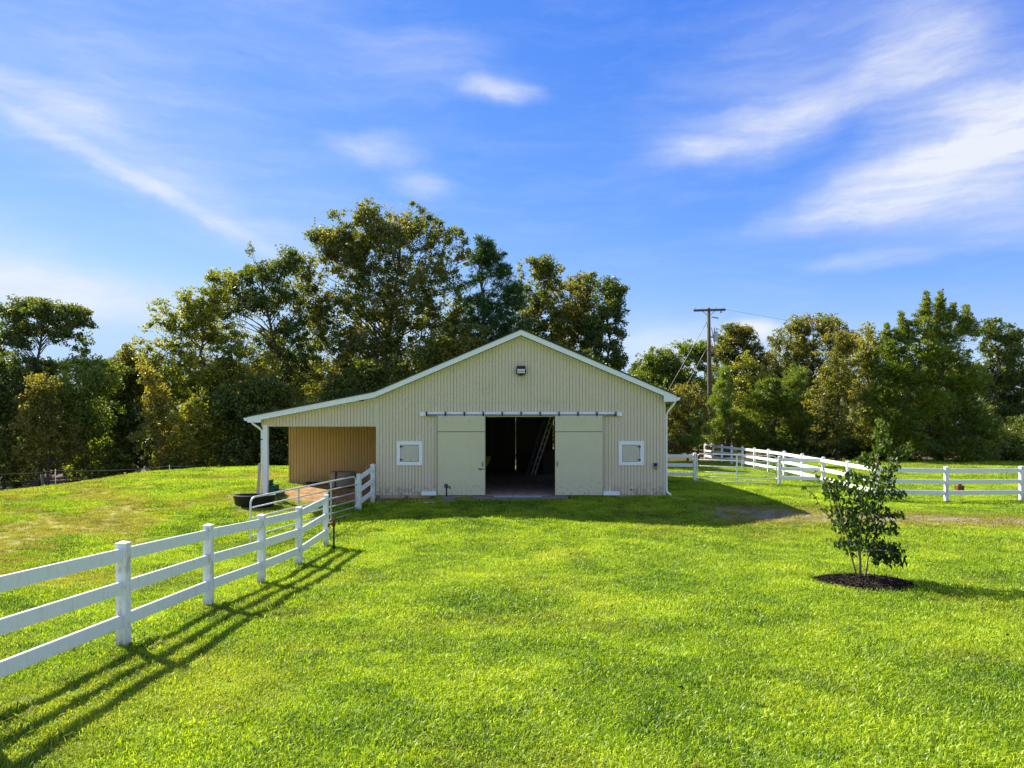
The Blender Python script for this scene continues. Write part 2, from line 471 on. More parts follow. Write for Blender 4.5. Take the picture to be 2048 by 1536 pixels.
M_DRYLEAF = simple('fallen_leaf', (.10, .055, .025), .8, .1, var=.5, scale=3)
def mat_water():
    m, t, out = newmat('trough_water')
    principled(t, out, (.03, .035, .04), .04, .6, bump=noise(t, 9, 2, .5), bstr=.05)
    return m
M_WATER = mat_water()

# ------------------------------------------------------------------ ground
CP = [  # x, y, z of points where the photograph shows the ground
    (-4.4, 5.6, -.10), (-4.34, 7.93, -.206), (-4.36, 10.2, -.34), (-4.27, 12.1, -.45), (-4.23, 14.1, -.55), (-4.3, 16.4, -.57),
    (-4.62, 21.5, -.46), (-4.4, 22.15, -.22), (-6.1, 16.6, -.66), (-3.0, 22.2, -.09), (0, 22.0, -.11), (3, 22.0, -.07), (4.9, 22.3, -.03), (-1.6, 22.1, -.10),
    (-7.8, 22.4, -.06), (-8.0, 21.3, -.16), (-6, 24, .02), (-8, 25.5, .08), (-4.5, 24, .0),
    (7.45, 28.9, -.16), (10.9, 28.8, -.29), (12.3, 23.9, -.36), (14.5, 23.75, -.39), (17.2, 24.0, -.39), (12.5, 28.5, -.30),
    (12.7, 33.1, -.26), (13.0, 40, -.31), (13.4, 49, -.38), (25, 45, -.34), (32, 45, -.34), (20, 46, -.36),
    (5.6, 11.4, -.25), (0, 4.5, -.08), (4, 5, -.08), (0, 12, -.34), (0, 17, -.45), (5, 17.6, -.46), (8.2, 19.8, -.23), (11, 19.5, -.30), (14, 19.3, -.36),
    (-16.3, 32, .02), (-19.5, 27, -.38), (-11.8, 36, 0.0), (-17.8, 29, -.24), (-14, 22, -.14), (-10, 16, -.38), (-10, 10, -.22), (-14, 14, -.25), (-22, 22, -.45),
    (-26, 34, -1.7), (-22, 40, -1.7), (-16, 44, -1.6), (-32, 28, -1.8), (-8, 46, -.9), (-30, 45, -2.2),
    (0, 36, 0), (5, 33.5, -.08), (-8, 33.5, .05), (8, 36, -.18), (20, 33, -.32), (24, 22, -.4), (10, 6, -.12), (-10, 4, -.1), (0, -4, 0), (16, 12, -.3),
    (0, 60, -.8), (30, 65, -.5), (-35, 65, -2.2), (45, 30, -.4), (-45, 15, -1.2), (0, -25, 0), (30, -5, -.2), (-30, -5, -.3), (60, 60, -.6), (-60, 50, -2.4)]
CPA = np.array(CP)
def _phi(d2): return np.sqrt(d2 + 2.2 ** 2)
_n = len(CPA)
_A = np.zeros((_n + 3, _n + 3))
_d2 = ((CPA[:, None, :2] - CPA[None, :, :2]) ** 2).sum(-1)
_A[:_n, :_n] = _phi(_d2) - np.eye(_n) * 0.25
_P = np.c_[np.ones(_n), CPA[:, :2]]
_A[:_n, _n:] = _P; _A[_n:, :_n] = _P.T
_W = np.linalg.solve(_A, np.r_[CPA[:, 2], 0, 0, 0])
def gz(x, y):
    x = np.asarray(x, float); y = np.asarray(y, float)
    xc = np.clip(x, -62, 62); yc = np.clip(y, -26, 66)
    d2 = (xc[..., None] - CPA[:, 0]) ** 2 + (yc[..., None] - CPA[:, 1]) ** 2
    return (_phi(d2) * _W[:_n]).sum(-1) + _W[_n] + _W[_n + 1] * xc + _W[_n + 2] * yc
def gzf(x, y): return float(gz(np.array([x]), np.array([y]))[0])
def sstep(a, b, x):
    t = np.clip((x - a) / (b - a), 0, 1); return t * t * (3 - 2 * t)
def vnoise(x, y, s, seed):
    """Smooth value noise on arrays, 0..1."""
    r = np.random.default_rng(seed).random((64, 64))
    u = x * s; v = y * s
    i = np.floor(u).astype(int); j = np.floor(v).astype(int)
    fu = u - i; fv = v - j; fu = fu * fu * (3 - 2 * fu); fv = fv * fv * (3 - 2 * fv)
    i %= 64; j %= 64; i2 = (i + 1) % 64; j2 = (j + 1) % 64
    return (r[i, j] * (1 - fu) + r[i2, j] * fu) * (1 - fv) + (r[i, j2] * (1 - fu) + r[i2, j2] * fu) * fv
TX, TY = 5.62, 11.35                                            # the young tree
def m_dirt(x, y):
    e = vnoise(x, y, .9, 3) * .9
    d = sstep(-8.1, -7.1, x - .3 * e) * sstep(-4.2, -4.6, x) * sstep(22.0, 23.2, y + e * .6) * sstep(25.8, 25.4, y)
    strip = sstep(21.75, 22.05, y) * sstep(22.6, 22.4, y) * sstep(-4.4, -4.2, x) * sstep(-.9, -1.2, x)    # bare earth along the wall foot
    corner = np.exp(-(((x - 5.15) / .35) ** 2 + ((y - 22.1) / .35) ** 2))
    return np.maximum(np.maximum(d, strip * .45), corner * .9)
def m_gravel(x, y):
    yc = 19.75 - .13 * np.clip(x - 6.5, 0, 6)
    e = vnoise(x, y, .7, 5) - .5
    band = sstep(1.35, .35, np.abs(y - yc + e * .9))
    return .74 * band * sstep(3.6, 6.0, x + e) * (1 - .35 * sstep(8, 9, x) * sstep(10, 9, x))
def m_dry(x, y):
    n1 = vnoise(x, y, .28, 8); n2 = vnoise(x, y, .8, 9); n3 = vnoise(x, y, 2.3, 12)
    n = n1 * .5 + n2 * .3 + n3 * .2
    d = sstep(.56, .74, n) * .28
    past = sstep(-4.6, -5.4, x) * sstep(.48, .66, n) * .85                          # the grazed side of the left fence
    crest = sstep(1.8, .2, np.abs(y - (37 + .62 * (x + 11)))) * (x < -8) * sstep(.3, .6, n2) * .8
    yc = 19.75 - .13 * np.clip(x - 6.5, 0, 6)
    verge = sstep(2.3, .7, np.abs(y - yc)) * sstep(4.6, 6.5, x) * .85
    clay = np.exp(-(((x - 8.0) / 1.4) ** 2 + ((y - 18.6) / .35) ** 2)) * .9
    bare = np.exp(-(((x + 8.5) / 2.2) ** 2 + ((y - 12.3) / .9) ** 2)) * .8
    shed = np.exp(-(((x + 7.6) / 1.3) ** 2 + ((y - 23.0) / 1.6) ** 2)) * .7
    return np.clip(np.maximum.reduce([d, past, crest, verge, clay, bare, shed]), 0, 1)
def m_wood(x, y):
    """Leaf litter under the trees."""
    left = sstep(0, 2.5, (y - (37.5 + .66 * (x + 11.8)))) * (x < -4)
    back = sstep(42, 44.5, y) * (x >= -4) * (x < 9)
    right = sstep(45, 47, y + 1.2 * (vnoise(x, y, .4, 4) - .5)) * (x >= 9)
    return np.clip(left + back + right, 0, 1)
def axis(lo, hi, fine_lo, fine_hi, step, grow=1.22):
    a = list(np.arange(fine_lo, fine_hi + 1e-6, step))
    s = step
    while a[-1] < hi: s *= grow; a.append(a[-1] + s)
    s = step
    while a[0] > lo: s *= grow; a.insert(0, a[0] - s)
    return np.array(a)
gx = axis(-700, 700, -24, 26, .3); gy = axis(-120, 900, 3, 48, .3)
GX, GY = np.meshgrid(gx, gy)
GZ = gz(GX.ravel(), GY.ravel()).reshape(GX.shape)
GZ += (vnoise(GX, GY, .9, 21) - .5) * .035
ins = (GX > -4.05) & (GX < 4.6) & (GY > 22.65) & (GY < 32.9)          # stays under the barn slab
GZ = np.where(ins, np.minimum(GZ, -.12), GZ)
nx, ny = len(gx), len(gy)
idx = np.arange(nx * ny).reshape(ny, nx)
T1 = np.stack([idx[:-1, :-1], idx[:-1, 1:], idx[1:, 1:]], -1).reshape(-1, 3)
T2 = np.stack([idx[:-1, :-1], idx[1:, 1:], idx[1:, :-1]], -1).reshape(-1, 3)
fx, fy = GX.ravel(), GY.ravel()
gme = quad_mesh('ground', np.c_[fx, fy, GZ.ravel()], np.r_[T1, T2],
                {'dirt': m_dirt(fx, fy), 'gravel': m_gravel(fx, fy), 'dry': m_dry(fx, fy), 'wood': m_wood(fx, fy)})
gme.polygons.foreach_set('use_smooth', [True] * len(gme.polygons))
tag(place('ground', gme, mat_ground()), kind='structure')

# ------------------------------------------------------------------ barn
YF, YB = 22.4, 33.0
XL, XR, XM = ax(752, YF), ax(1331, YF), .285
XLL = ax(523, YF)                                               # outer edge of the lean-to
barn = thing('barn', (.28, YF, 0), 'cream vertical-board barn with white gable trim, open sliding doors and a side lean-to', 'barn')
def zr(x):
    """Underside of the roof above x."""
    if x >= XL: return 5.03 - abs(x - XM) * .4255
    return 5.03 - (XM - XL) * .4255 + (x - XL) * .196
def strip_panel(name, u0, u1, zb, zt, P, mat, parent, pitch=.1016, g=.021, d=.024, first=0.0):
    """One grooved sheet: boards u0..u1 along the wall, from zb(u) to zt(u); P(u, z, depth) gives the point."""
    b = MB()
    cuts = []
    k = math.floor((u0 - first) / pitch)
    u = first + k * pitch
    while u < u1:
        cuts.append((max(u0, u + g), min(u1, u + pitch), 0.0)); cuts.append((max(u0, u), min(u1, u + g), d)); u += pitch
    cuts = sorted(c for c in cuts if c[1] - c[0] > 1e-4)
    for i, (a, c, dep) in enumerate(cuts):
        za0, za1, zc0, zc1 = zb(a), zt(a), zb(c), zt(c)
        if za1 - za0 < .004 and zc1 - zc0 < .004: continue
        za1 = max(za1, za0); zc1 = max(zc1, zc0)
        b.add([P(a, za0, dep), P(c, zc0, dep), P(c, zc1, dep), P(a, za1, dep)], [(0, 1, 2, 3)])
        b.add([P(a, za0, dep), P(c, zc0, dep), P(c, zc0, .03), P(a, za0, .03)], [(0, 3, 2, 1)])
        b.add([P(a, za1, dep), P(c, zc1, dep), P(c, zc1, .03), P(a, za1, .03)], [(0, 1, 2, 3)])
        if i + 1 < len(cuts) and cuts[i + 1][2] != dep:
            e = cuts[i + 1][2]
            b.add([P(c, zc0, dep), P(c, zc0, e), P(c, zc1, e), P(c, zc1, dep)], [(0, 1, 2, 3)])
    for e in (u0, u1):
        if zt(e) - zb(e) > .01:
            b.add([P(e, zb(e), 0), P(e, zb(e), .03), P(e, zt(e), .03), P(e, zt(e), 0)], [(0, 1, 2, 3)])
    return b.build(name, mat, parent)
S1, S2 = 2.955, 4.235                                           # horizontal sheet joints
DX0, DX1, DZ = ax(971, YF), ax(1110, YF), 2.47                  # door opening
Pf = lambda u, z, dep: (u, YF + dep, z)
def rows(u0, u1, P, roof, zbase, mat, first, seam=True):
    for lo, hi in ((zbase, S1 - .006), (S1 + .006, S2 - .006), (S2 + .006, 9)):
        if max(roof(u0), roof(u1), roof((u0 + u1) / 2)) <= lo + .02 or hi <= lo: continue
        strip_panel('siding_panel', u0, u1, lambda u: lo, lambda u: min(hi, roof(u)), P, mat, barn, first=first)
u = XL
while u < XR - .01:
    v = min(u + 1.2192, XR)
    segs = []
    for a, c in ((u, min(v, DX0)), (max(u, DX0), min(v, DX1)), (max(u, DX1), v)):
        if c - a > .01: segs.append((a, c, DZ if (a >= DX0 - .001 and c <= DX1 + .001) else 0.0))
    for a, c, zb_ in segs: rows(a, c, Pf, lambda q: min(zr(q), S1 - .006), zb_, M_SIDE, XL)
    rows(u, v, Pf, zr, S1, M_SIDE, XL)
    u = v
LZ = 2.165                                                       # underside of the lean-to front
u = XLL
while u < XL - .01:
    v = min(u + 1.2192, XL)
    strip_panel('siding_panel', u, v, lambda q: LZ, lambda q: min(zr(q), S1 - .006), Pf, M_SIDE, barn, first=XL)
    if zr(v) > S1 + .02: strip_panel('siding_panel', max(u, XL - .4), v, lambda q: S1 + .006, zr, Pf, M_SIDE, barn, first=XL)
    u = v
# thin drip flashing in the two horizontal joints
for z, a, c in ((S1, XL - 1.15, XR), (S2, XM - (5.03 - S2) / .4255, XM + (5.03 - S2) / .4255)):
    MB().box((a, YF - .008, z - .012), (c, YF + .03, z + .006)).build('flashing', M_SIDE, barn)
# backing wall behind the sheets (the barn's frame and lining)
b = MB()
y0, y1 = YF + .032, YF + .12
b.prism([(XL + .002, 0), (DX0, 0), (DX0, DZ), (XL + .002, DZ)], y0, y1)
b.prism([(DX1, 0), (XR - .002, 0), (XR - .002, DZ), (DX1, DZ)], y0, y1)
b.prism([(XL + .002, DZ), (XR - .002, DZ), (XR - .002, zr(XR) - .02), (XM, zr(XM) - .02), (XL + .002, zr(XL) - .02)], y0, y1)
b.build('front_frame', M_INWOOD, barn)
# jambs and header of the door opening
MB().box((DX0 - .02, YF - .004, 0), (DX0, YF + .125, DZ)).build('door_jamb', M_DOOR, barn)
MB().box((DX1, YF - .004, 0), (DX1 + .02, YF + .125, DZ)).build('door_jamb', M_DOOR, barn)
MB().box((DX0 - .02, YF - .006, DZ), (DX1 + .02, YF + .125, DZ + .045)).build('door_header', M_DOOR, barn)
# right and left side walls, sheet by sheet
for X, sgn in ((XR, 1), (XL, -1)):
    Ps = (lambda X, sgn: (lambda u, z, dep: (X - sgn * dep, u, z)))(X, sgn)
    top = zr(X) - .02
    u = YF + .001
    while u < YB - .01:
        v = min(u + 1.2192, YB)
        if sgn > 0 and 28.4 < u < 30.8:                          # opening added out of view so daylight reaches the ladder
            strip_panel('siding_panel', u, v, lambda q: 0.0, lambda q: .85, Ps, M_SIDE, barn, first=YF)
            strip_panel('siding_panel', u, v, lambda q: 2.25, lambda q: top, Ps, M_SIDE, barn, first=YF)
        else:
            strip_panel('siding_panel', u, v, lambda q: 0.0, lambda q: top, Ps, M_SIDE, barn, first=YF)
        u = v
    xa_, xb_ = min(X - sgn * .032, X - sgn * .12), max(X - sgn * .032, X - sgn * .12)
    fr_ = MB()
    if sgn > 0:
        fr_.box((xa_, YF + .12, 0), (xb_, 28.5, top)).box((xa_, 30.93, 0), (xb_, YB - .12, top)).box((xa_, 28.5, 0), (xb_, 30.93, .85)).box((xa_, 28.5, 2.25), (xb_, 30.93, top))
    else:
        fr_.box((xa_, YF + .12, 0), (xb_, YB - .12, top))
    fr_.build('side_frame', M_INWOOD, barn)
# rear wall with a pair of doors that do not quite meet
SL = ax(1031.5, YB)
b = MB()
y0, y1 = YB - .12, YB
b.prism([(XL, 0), (-1.0, 0), (-1.0, 2.5), (XL, 2.5)], y0, y1)
b.prism([(1.95, 0), (XR, 0), (XR, 2.5), (1.95, 2.5)], y0, y1)
b.prism([(XL, 2.5), (XR, 2.5), (XR, zr(XR)), (XM, zr(XM)), (XL, zr(XL))], y0, y1)
b.build('rear_wall', M_INWOOD, barn)
MB().prism([(-1.05, .012), (SL - .028, .012), (SL - .004, 1.0), (SL - .003, 2.56), (-1.05, 2.56)], YB + .02, YB + .06).build('rear_door', M_INWOOD, barn)
MB().prism([(SL + .016, .012), (1.895, .012), (1.895, 2.56), (SL + .003, 2.56), (SL + .003, 1.0)], YB + .02, YB + .06).build('rear_door', M_INWOOD, barn)
# floor slab, trusses, loft beam
MB().box((XL + .13, YF - .02, -.1), (XR - .13, YB - .13, 0)).build('floor_slab', M_FLOOR, barn)
for yy in (24.6, 27.0, 29.4, 31.6):
    t = MB()
    t.bar((XL + .13, yy, 2.86), (XR - .13, yy, 2.86), .04, .14)
    t.bar((XL + .13, yy, zr(XL) - .1), (XM, yy, zr(XM) - .12), .04, .12, (0, 1, 0))
    t.bar((XR - .13, yy, zr(XR) - .1), (XM, yy, zr(XM) - .12), .04, .12, (0, 1, 0))
    t.bar((XM, yy, 2.9), (XM, yy, zr(XM) - .2), .04, .09, (0, 1, 0))
    t.build('roof_truss', M_INWOOD, barn)
# lean-to: rear partition, post, beam, pad
YP = 25.4
XP = ax(581, YP)
Pl = lambda u, z, dep: (u, YP + dep, z)
u = XP
while u < XL - .01:
    v = min(u + 1.2192, XL - .002)
    strip_panel('lean_to_siding_panel', u, v, lambda q: .10, lambda q: zr(q) - .05, Pl, M_TAN, barn, first=XP)
    u = v
MB().box((XP + .01, YP + .032, .05), (XL - .002, YP + .12, 2.3)).build('lean_to_frame', M_INWOOD, barn)
MB().box((XP - .06, YP - .012, .04), (XP - .001, YP + .14, 2.35)).build('lean_to_corner_board', M_TAN, barn)
MB().box((XP, YP + .12, .05), (XP + .09, YB, 2.3)).build('lean_to_side_wall', M_SIDE, barn)
MB().box((XP + .1, YB - .12, .0), (XL - .002, YB, 2.3)).build('lean_to_rear_wall', M_SIDE, barn)
PX = ax(530, YF)
MB().box((PX - .075, YF - .006, -.35), (PX + .075, YF + .145, LZ + .05)).build('lean_to_post', M_TRIM, barn, bev=.006)
MB().box((XLL + .005, YF + .032, LZ + .004), (XL - .002, YF + .14, LZ + .25)).build('lean_to_beam', M_INWOOD, barn)
# roof
YE = 22.16                                                       # face of the rake boards
zt_ = lambda x: zr(x) + .165                                     # top of the roof deck
XEL, XER = ax(494.5, YE), ax(1353.4, YE)
def roof_slab(name, xa, xb):
    b = MB()
    za, zb_ = zt_(xa), zt_(xb)
    b.add([(xa, YE - .03, za), (xb, YE - .03, zb_), (xb, YB + .3, zb_), (xa, YB + .3, za),
           (xa, YE - .03, za + .035), (xb, YE - .03, zb_ + .035), (xb, YB + .3, zb_ + .035), (xa, YB + .3, za + .035)],
          [(0, 3, 2, 1), (4, 5, 6, 7), (0, 1, 5, 4), (1, 2, 6, 5), (2, 3, 7, 6), (3, 0, 4, 7)])
    return b.build(name, M_ROOF, barn)
roof_slab('roof_slope', XM, XER + .06)
roof_slab('roof_slope', XL, XM)
roof_slab('lean_to_roof', XEL - .05, XL)
# underlay deck of boards below the shingles
for xa, xb in ((XM, XR + .3), (XL, XM), (XLL - .3, XL)):
    b = MB()
    za, zb_ = zt_(xa) - .005, zt_(xb) - .005
    b.add([(xa, YE + .04, za - .05), (xb, YE + .04, zb_ - .05), (xb, YB + .28, zb_ - .05), (xa, YB + .28, za - .05),
           (xa, YE + .04, za), (xb, YE + .04, zb_), (xb, YB + .28, zb_), (xa, YB + .28, za)],
          [(0, 3, 2, 1), (4, 5, 6, 7), (0, 1, 5, 4), (1, 2, 6, 5), (2, 3, 7, 6), (3, 0, 4, 7)])
    b.build('roof_deck', M_INWOOD, barn)
# rake boards with their boxed ends
zi = lambda x: zt_(x) - .172
zrb = at(1353, 803, YE).z; zlb = at(494, 845, YE).z
xin = ax(1328, YE); xil = ax(521.6, YE)
def front_board(poly): MB().prism(poly, YE, YE + .03).build('rake_board', M_TRIM, barn)
front_board([(XM, zi(XM)), (XR, zi(XR)), (xin, zi(xin)), (xin, zrb), (XER, zrb), (XER, zt_(XER) - .004), (XM, zt_(XM) - .004)][0:1] +
            [(xin, zi(xin)), (xin, zrb), (XER, zrb), (XER, zt_(XER) - .004), (XM, zt_(XM) - .004)])
front_board([(XL, zi(XL)), (XM - .001, zi(XM)), (XM - .001, zt_(XM) - .004), (XL, zt_(XL) - .004)])
front_board([(XEL, zlb), (xil, zlb), (xil, zi(xil)), (XL - .001, zi(XL)), (XL - .001, zt_(XL) - .004), (XEL, zt_(XEL) - .004)])
for xa, xb in ((XM, XR), (XL, XM), (XLL, XL)):                   # soffit under the front overhang
    b = MB()
    b.add([(xa, YE + .03, zr(xa) + .02), (xb, YE + .03, zr(xb) + .02), (xb, YF + .03, zr(xb) + .02), (xa, YF + .03, zr(xa) + .02),
           (xa, YE + .03, zr(xa) + .035), (xb, YE + .03, zr(xb) + .035), (xb, YF + .03, zr(xb) + .035), (xa, YF + .03, zr(xa) + .035)],
          [(0, 3, 2, 1), (4, 5, 6, 7), (0, 1, 5, 4), (1, 2, 6, 5), (2, 3, 7, 6), (3, 0, 4, 7)])
    b.build('front_soffit', M_TRIM, barn)
MB().box((XR + .002, YE + .032, zrb + .004), (XER - .01, YB + .28, zrb + .02)).build('eave_soffit', M_TRIM, barn)
MB().box((XEL + .01, YE + .032, zlb + .004), (XLL - .002, YB + .28, zlb + .02)).build('eave_soffit', M_TRIM, barn)
MB().box((XER - .02, YE + .032, zrb + .021), (XER, YB + .28, zt_(XER) - .006)).build('eave_fascia', M_TRIM, barn)
MB().box((XEL, YE + .032, zlb + .021), (XEL + .02, YB + .28, zt_(XEL) - .006)).build('eave_fascia', M_TRIM, barn)
# gutters: open troughs, and downspouts
def gutter(x, sgn, z):
    w, h = .105, .10
    prof = [(0, 0), (w * .6, 0), (w, h * .55), (w, h), (w - .012, h), (w - .012, h * .6), (w * .57, .01), (.01, .01), (.01, h), (0, h)]
    poly = [(x + sgn * a, z + c) for a, c in prof]
    if sgn < 0: poly.reverse()
    g_ = MB(); n = len(poly)
    ya, yb_ = YE - .02, YB + .3
    g_.add([(p[0], ya, p[1]) for p in poly] + [(p[0], yb_, p[1]) for p in poly], [(i, i + n, (i + 1) % n + n, (i + 1) % n) for i in range(n)])
    endp = [(x, z), (x + sgn * w * .6, z), (x + sgn * w, z + h * .55), (x + sgn * w, z + h), (x, z + h)]
    if sgn < 0: endp.reverse()
    g_.prism(endp, ya - .004, ya)
    g_.build('gutter', M_TRIM, barn)
gutter(XER + .002, 1, at(0, 801, YE).z)
gutter(XEL - .002, -1, at(0, 842, YE).z)
zR = at(0, 803, YE).z; zL = at(0, 845, YE).z
MB().tube([(XER + .03, YF + .12, zR + .03), (XER + .01, YF + .12, zR - .05), (XR + .10, YF + .1, zR - .30), (XR + .045, YF + .08, zR - .42), (XR + .045, YF + .08, .18),
           (XR + .06, YF + .04, .09), (XR + .14, YF - .12, .03)], .034, 10).build('downspout', M_TRIM, barn)
dsx = PX - .115
MB().tube([(XEL + .03, YF + .05, zL + .03), (XEL + .06, YF + .05, zL - .03), (dsx - .09, YF + .05, zL - .17), (dsx, YF + .05, zL - .27), (dsx, YF + .05, -.02)], .034, 10).build('downspout', M_TRIM, barn)
MB().box((dsx - .045, YF + .01, zL - .55), (dsx + .04, YF + .10, zL - .52)).build('downspout_strap', M_DARKM, barn)
# sliding doors on their track
YD = YF - .085
zT = at(0, 831, YD).z
for (pa, pb, hs) in ((875, 970, 1), (1110, 1205.5, -1)):
    xa, xb = ax(pa, YD), ax(pb, YD)
    dr = MB().box((xa, YD, .03), (xb, YD + .04, zT)).build('sliding_door', M_INWOOD, barn, bev=.004)
    zs = at(0, 863.5, YD).z
    MB().box((xa + .004, YD - .009, .012), (xb - .004, YD - .0005, zs - .010)).build('door_sheet', M_DOOR, dr)
    MB().box((xa + .004, YD - .009, zs + .010), (xb - .004, YD - .0005, zT - .003)).build('door_sheet', M_DOOR, dr)
    hx = (xb - .07) if hs > 0 else (xa + .07)
    hz = .99
    MB().tube([(hx, YD - .01, hz - .07), (hx, YD - .045, hz - .05), (hx, YD - .045, hz + .05), (hx, YD - .01, hz + .07)], .011, 8).build('handle', M_DARKM, dr)
    if hs > 0:
        MB().bar((hx - .16, YD - .02, hz - .155), (hx + .08, YD - .02, hz - .155), .012, .014).box((hx - .06, YD - .03, hz - .20), (hx - .035, YD - .011, hz - .14)).box(
            (hx - .12, YD - .026, hz - .175), (hx - .10, YD - .011, hz - .13)).build('latch', M_DARKM, dr)
    for q in (xa + .2, xb - .2):
        MB().prism([(q - .035, zT - .02), (q, zT - .16), (q + .035, zT - .02)], YD - .014, YD - .0095).build('hanger_plate', M_SHUT, dr)
MB().box((ax(840, YF), YF - .045, at(0, 832, YF).z), (ax(1244, YF), YF - .001, at(0, 824, YF).z)).build('track_board', M_TRIM, barn)
zK = at(0, 829.8, YF).z
rail = MB().tube([(ax(853, YF), YD + .02, zK - .005), (ax(1231.5, YF), YD + .02, zK - .005)], .030, 10).build('track_rail', M_STEEL, barn)
zk1 = at(0, 824.2, YF).z
for i in range(11):
    q = ax(853.5 + i * 37.75, YF)
    MB().box((q - .022, YD - .016, zK - .04), (q + .022, YD + .0, zk1 + .012)).box((q - .022, YD + .0005, zk1 - .01), (q + .022, YF - .046, zk1 + .012)).build('track_bracket', M_DARKM, rail)
# shuttered windows with mitred white frames
for (pa, pb, side) in ((793.6, 845, -1), (1237, 1287.5, 1)):
    xa, xb = ax(pa, YF), ax(pb, YF)
    za, zb_ = at(0, 930.5, YF).z, at(0, 882.3, YF).z
    w = .115; ya, yb_ = YF - .03, YF - .001
    sh = MB().box((xa + w + .012, YF - .018, za + w + .012), (xb - w - .012, YF - .002, zb_ - w - .012)).build('window_shutter', M_SHUT, barn, bev=.003)
    MB().box((xa + w - .01, YF - .0019, za + w - .01), (xb - w + .01, YF - .0005, zb_ - w + .01)).build('shutter_gap_shade', M_DARKM, sh)  # thin dark sheet standing in for the shade round the shutter
    e = .0025
    for poly in ([(xa, za), (xb, za), (xb - w, za + w), (xa + w, za + w)], [(xb, za + e), (xb, zb_ - e), (xb - w, zb_ - w - e), (xb - w, za + w + e)],
                 [(xb, zb_), (xa, zb_), (xa + w, zb_ - w), (xb - w, zb_ - w)], [(xa, zb_ - e), (xa, za + e), (xa + w, za + w + e), (xa + w, zb_ - w - e)]):
        MB().prism(poly, ya, yb_).build('frame_board', M_TRIM, sh)
    hx = xa + w if side < 0 else xb - w
    for hz in (za + w + .06, zb_ - w - .06):
        MB().box((hx - .03 if side > 0 else hx - .012, ya - .006, hz - .028), (hx + .012 if side > 0 else hx + .03, ya + .011, hz + .028)).box(
            (hx - .10 if side > 0 else hx + .03, YF - .024, hz - .01), (hx - .03 if side > 0 else hx + .10, YF - .0185, hz + .01)).build('hinge', M_DARKM, sh)
for pa, pb in ((843, 873), (1206.5, 1239)):                      # stops at the foot of the doors
    MB().box((ax(pa, YD), YD - .045, at(0, 990.5, YD).z), (ax(pb, YD), YF - .002, at(0, 983, YD).z)).build('door_guide', M_TRIM, barn, bev=.004)
# flood lamp in the gable
lx, lz = ax(1042, YF), at(0, 741, YF).z
lamp = MB().box((lx - .135, YF - .16, lz + .05), (lx + .135, YF - .012, lz + .135)).box((lx - .155, YF - .17, lz - .125), (lx + .155, YF - .03, lz + .05)).build('flood_lamp', M_DARKM, barn, bev=.012)
MB().box((lx - .12, YF - .176, lz - .095), (lx + .12, YF - .1705, lz - .045)).build('lens', M_GLASS, lamp)
MB().box((lx - .12, YF - .176, lz - .03), (lx + .12, YF - .1705, lz + .035)).build('lens', M_GLASS, lamp)
MB().box((lx - .07, YF - .09, lz - .165), (lx + .07, YF - .001, lz - .126)).build('lamp_mount', M_DARKM, lamp)
# outlet box and vent by the right corner
ex, ez = ax(1310, YF), at(0, 931, YF).z
eb = MB().box((ex - .065, YF - .075, ez - .075), (ex + .065, YF - .001, ez + .09)).build('outlet_box', M_STEEL, barn, bev=.01)
MB().box((ex - .05, YF - .085, ez - .03), (ex + .05, YF - .0755, ez + .075)).build('cover', M_DARKM, eb)
MB().tube([(ex + .02, YF - .04, ez - .0755), (ex + .02, YF - .04, ez - .13)], .014, 8).build('conduit', M_DARKM, eb)
MB().tube([(ax(1262, YF), YF - .02, at(0, 979, YF).z), (ax(1262, YF), YF - .001, at(0, 979, YF).z)], .022, 10).build('vent_cap', M_DARKM, barn)
# concrete footing and door sill
MB().box((XL + .02, YF + .02, -.4), (XR - .02, YF + .12, -.004)).build('footing', M_CONC, barn)
MB().box((XL + .02, YF + .12, -.4), (XL + .12, YB - .02, -.004)).build('footing', M_CONC, barn)
MB().box((XR - .12, YF + .12, -.4), (XR - .02, YB - .02, -.004)).build('footing', M_CONC, barn)
sill = MB().box((ax(945, 22.0), 21.93, -.32), (ax(1136, 22.0), YF - .021, -.012)).build('door_sill', M_CONC, barn, bev=.015)
MB().box((ax(988, 22.0), 21.95, -.011), (ax(1084, 22.0), 22.28, -.006)).build('mortar_patch', M_CONCL, sill)

# ------------------------------------------------------------------ fences
def post_mesh(h=1.2, w=.11, deep=.25):
    b = MB().box((-w / 2, -w / 2, -deep), (w / 2, w / 2, h - .03))
    c = w / 2 + .007                                             # cap with a low pyramid
    b.add([(-c, -c, h - .03), (c, -c, h - .03), (c, c, h - .03), (-c, c, h - .03), (-c, -c, h - .012), (c, -c, h - .012), (c, c, h - .012), (-c, c, h - .012), (0, 0, h + .012)],
          [(3, 2, 1, 0), (0, 1, 5, 4), (1, 2, 6, 5), (2, 3, 7, 6), (3, 0, 4, 7), (4, 5, 8), (5, 6, 8), (6, 7, 8), (7, 4, 8)])
    me = b.mesh('fence_post')
    me.materials.append(M_POST)
    return me
PM = post_mesh()
RAILS = (.325, .69, 1.058)
def fence(label, pts, ends=None, skip=()):
    """pts: (x, y, z of the ground); ends: extra (from point, to index) pieces handled by the caller."""
    f = thing('rail_fence', pts[0], label, 'fence', 'white three-rail fences')
    for i, p in enumerate(pts):
        if i in skip: continue
        q = pts[min(i + 1, len(pts) - 1)]; q0 = pts[max(i - 1, 0)]
        a = math.atan2(q[1] - q0[1], q[0] - q0[0])
        place('post', PM, None, f, p, (0, 0, a))
    for i in range(len(pts) - 1):
        a, b = Vector(pts[i]), Vector(pts[i + 1])
        for h in RAILS:
            j = random.uniform(-.006, .006)
            up = Vector((0, 0, h))
            d = (b - a).normalized() * .05
            MB().bar(a + up + d, b + up - d + Vector((0, 0, j)), .042, .14).build('rail', M_VINYL, f, at=(a + b) / 2 + up, bev=.006)
    return f
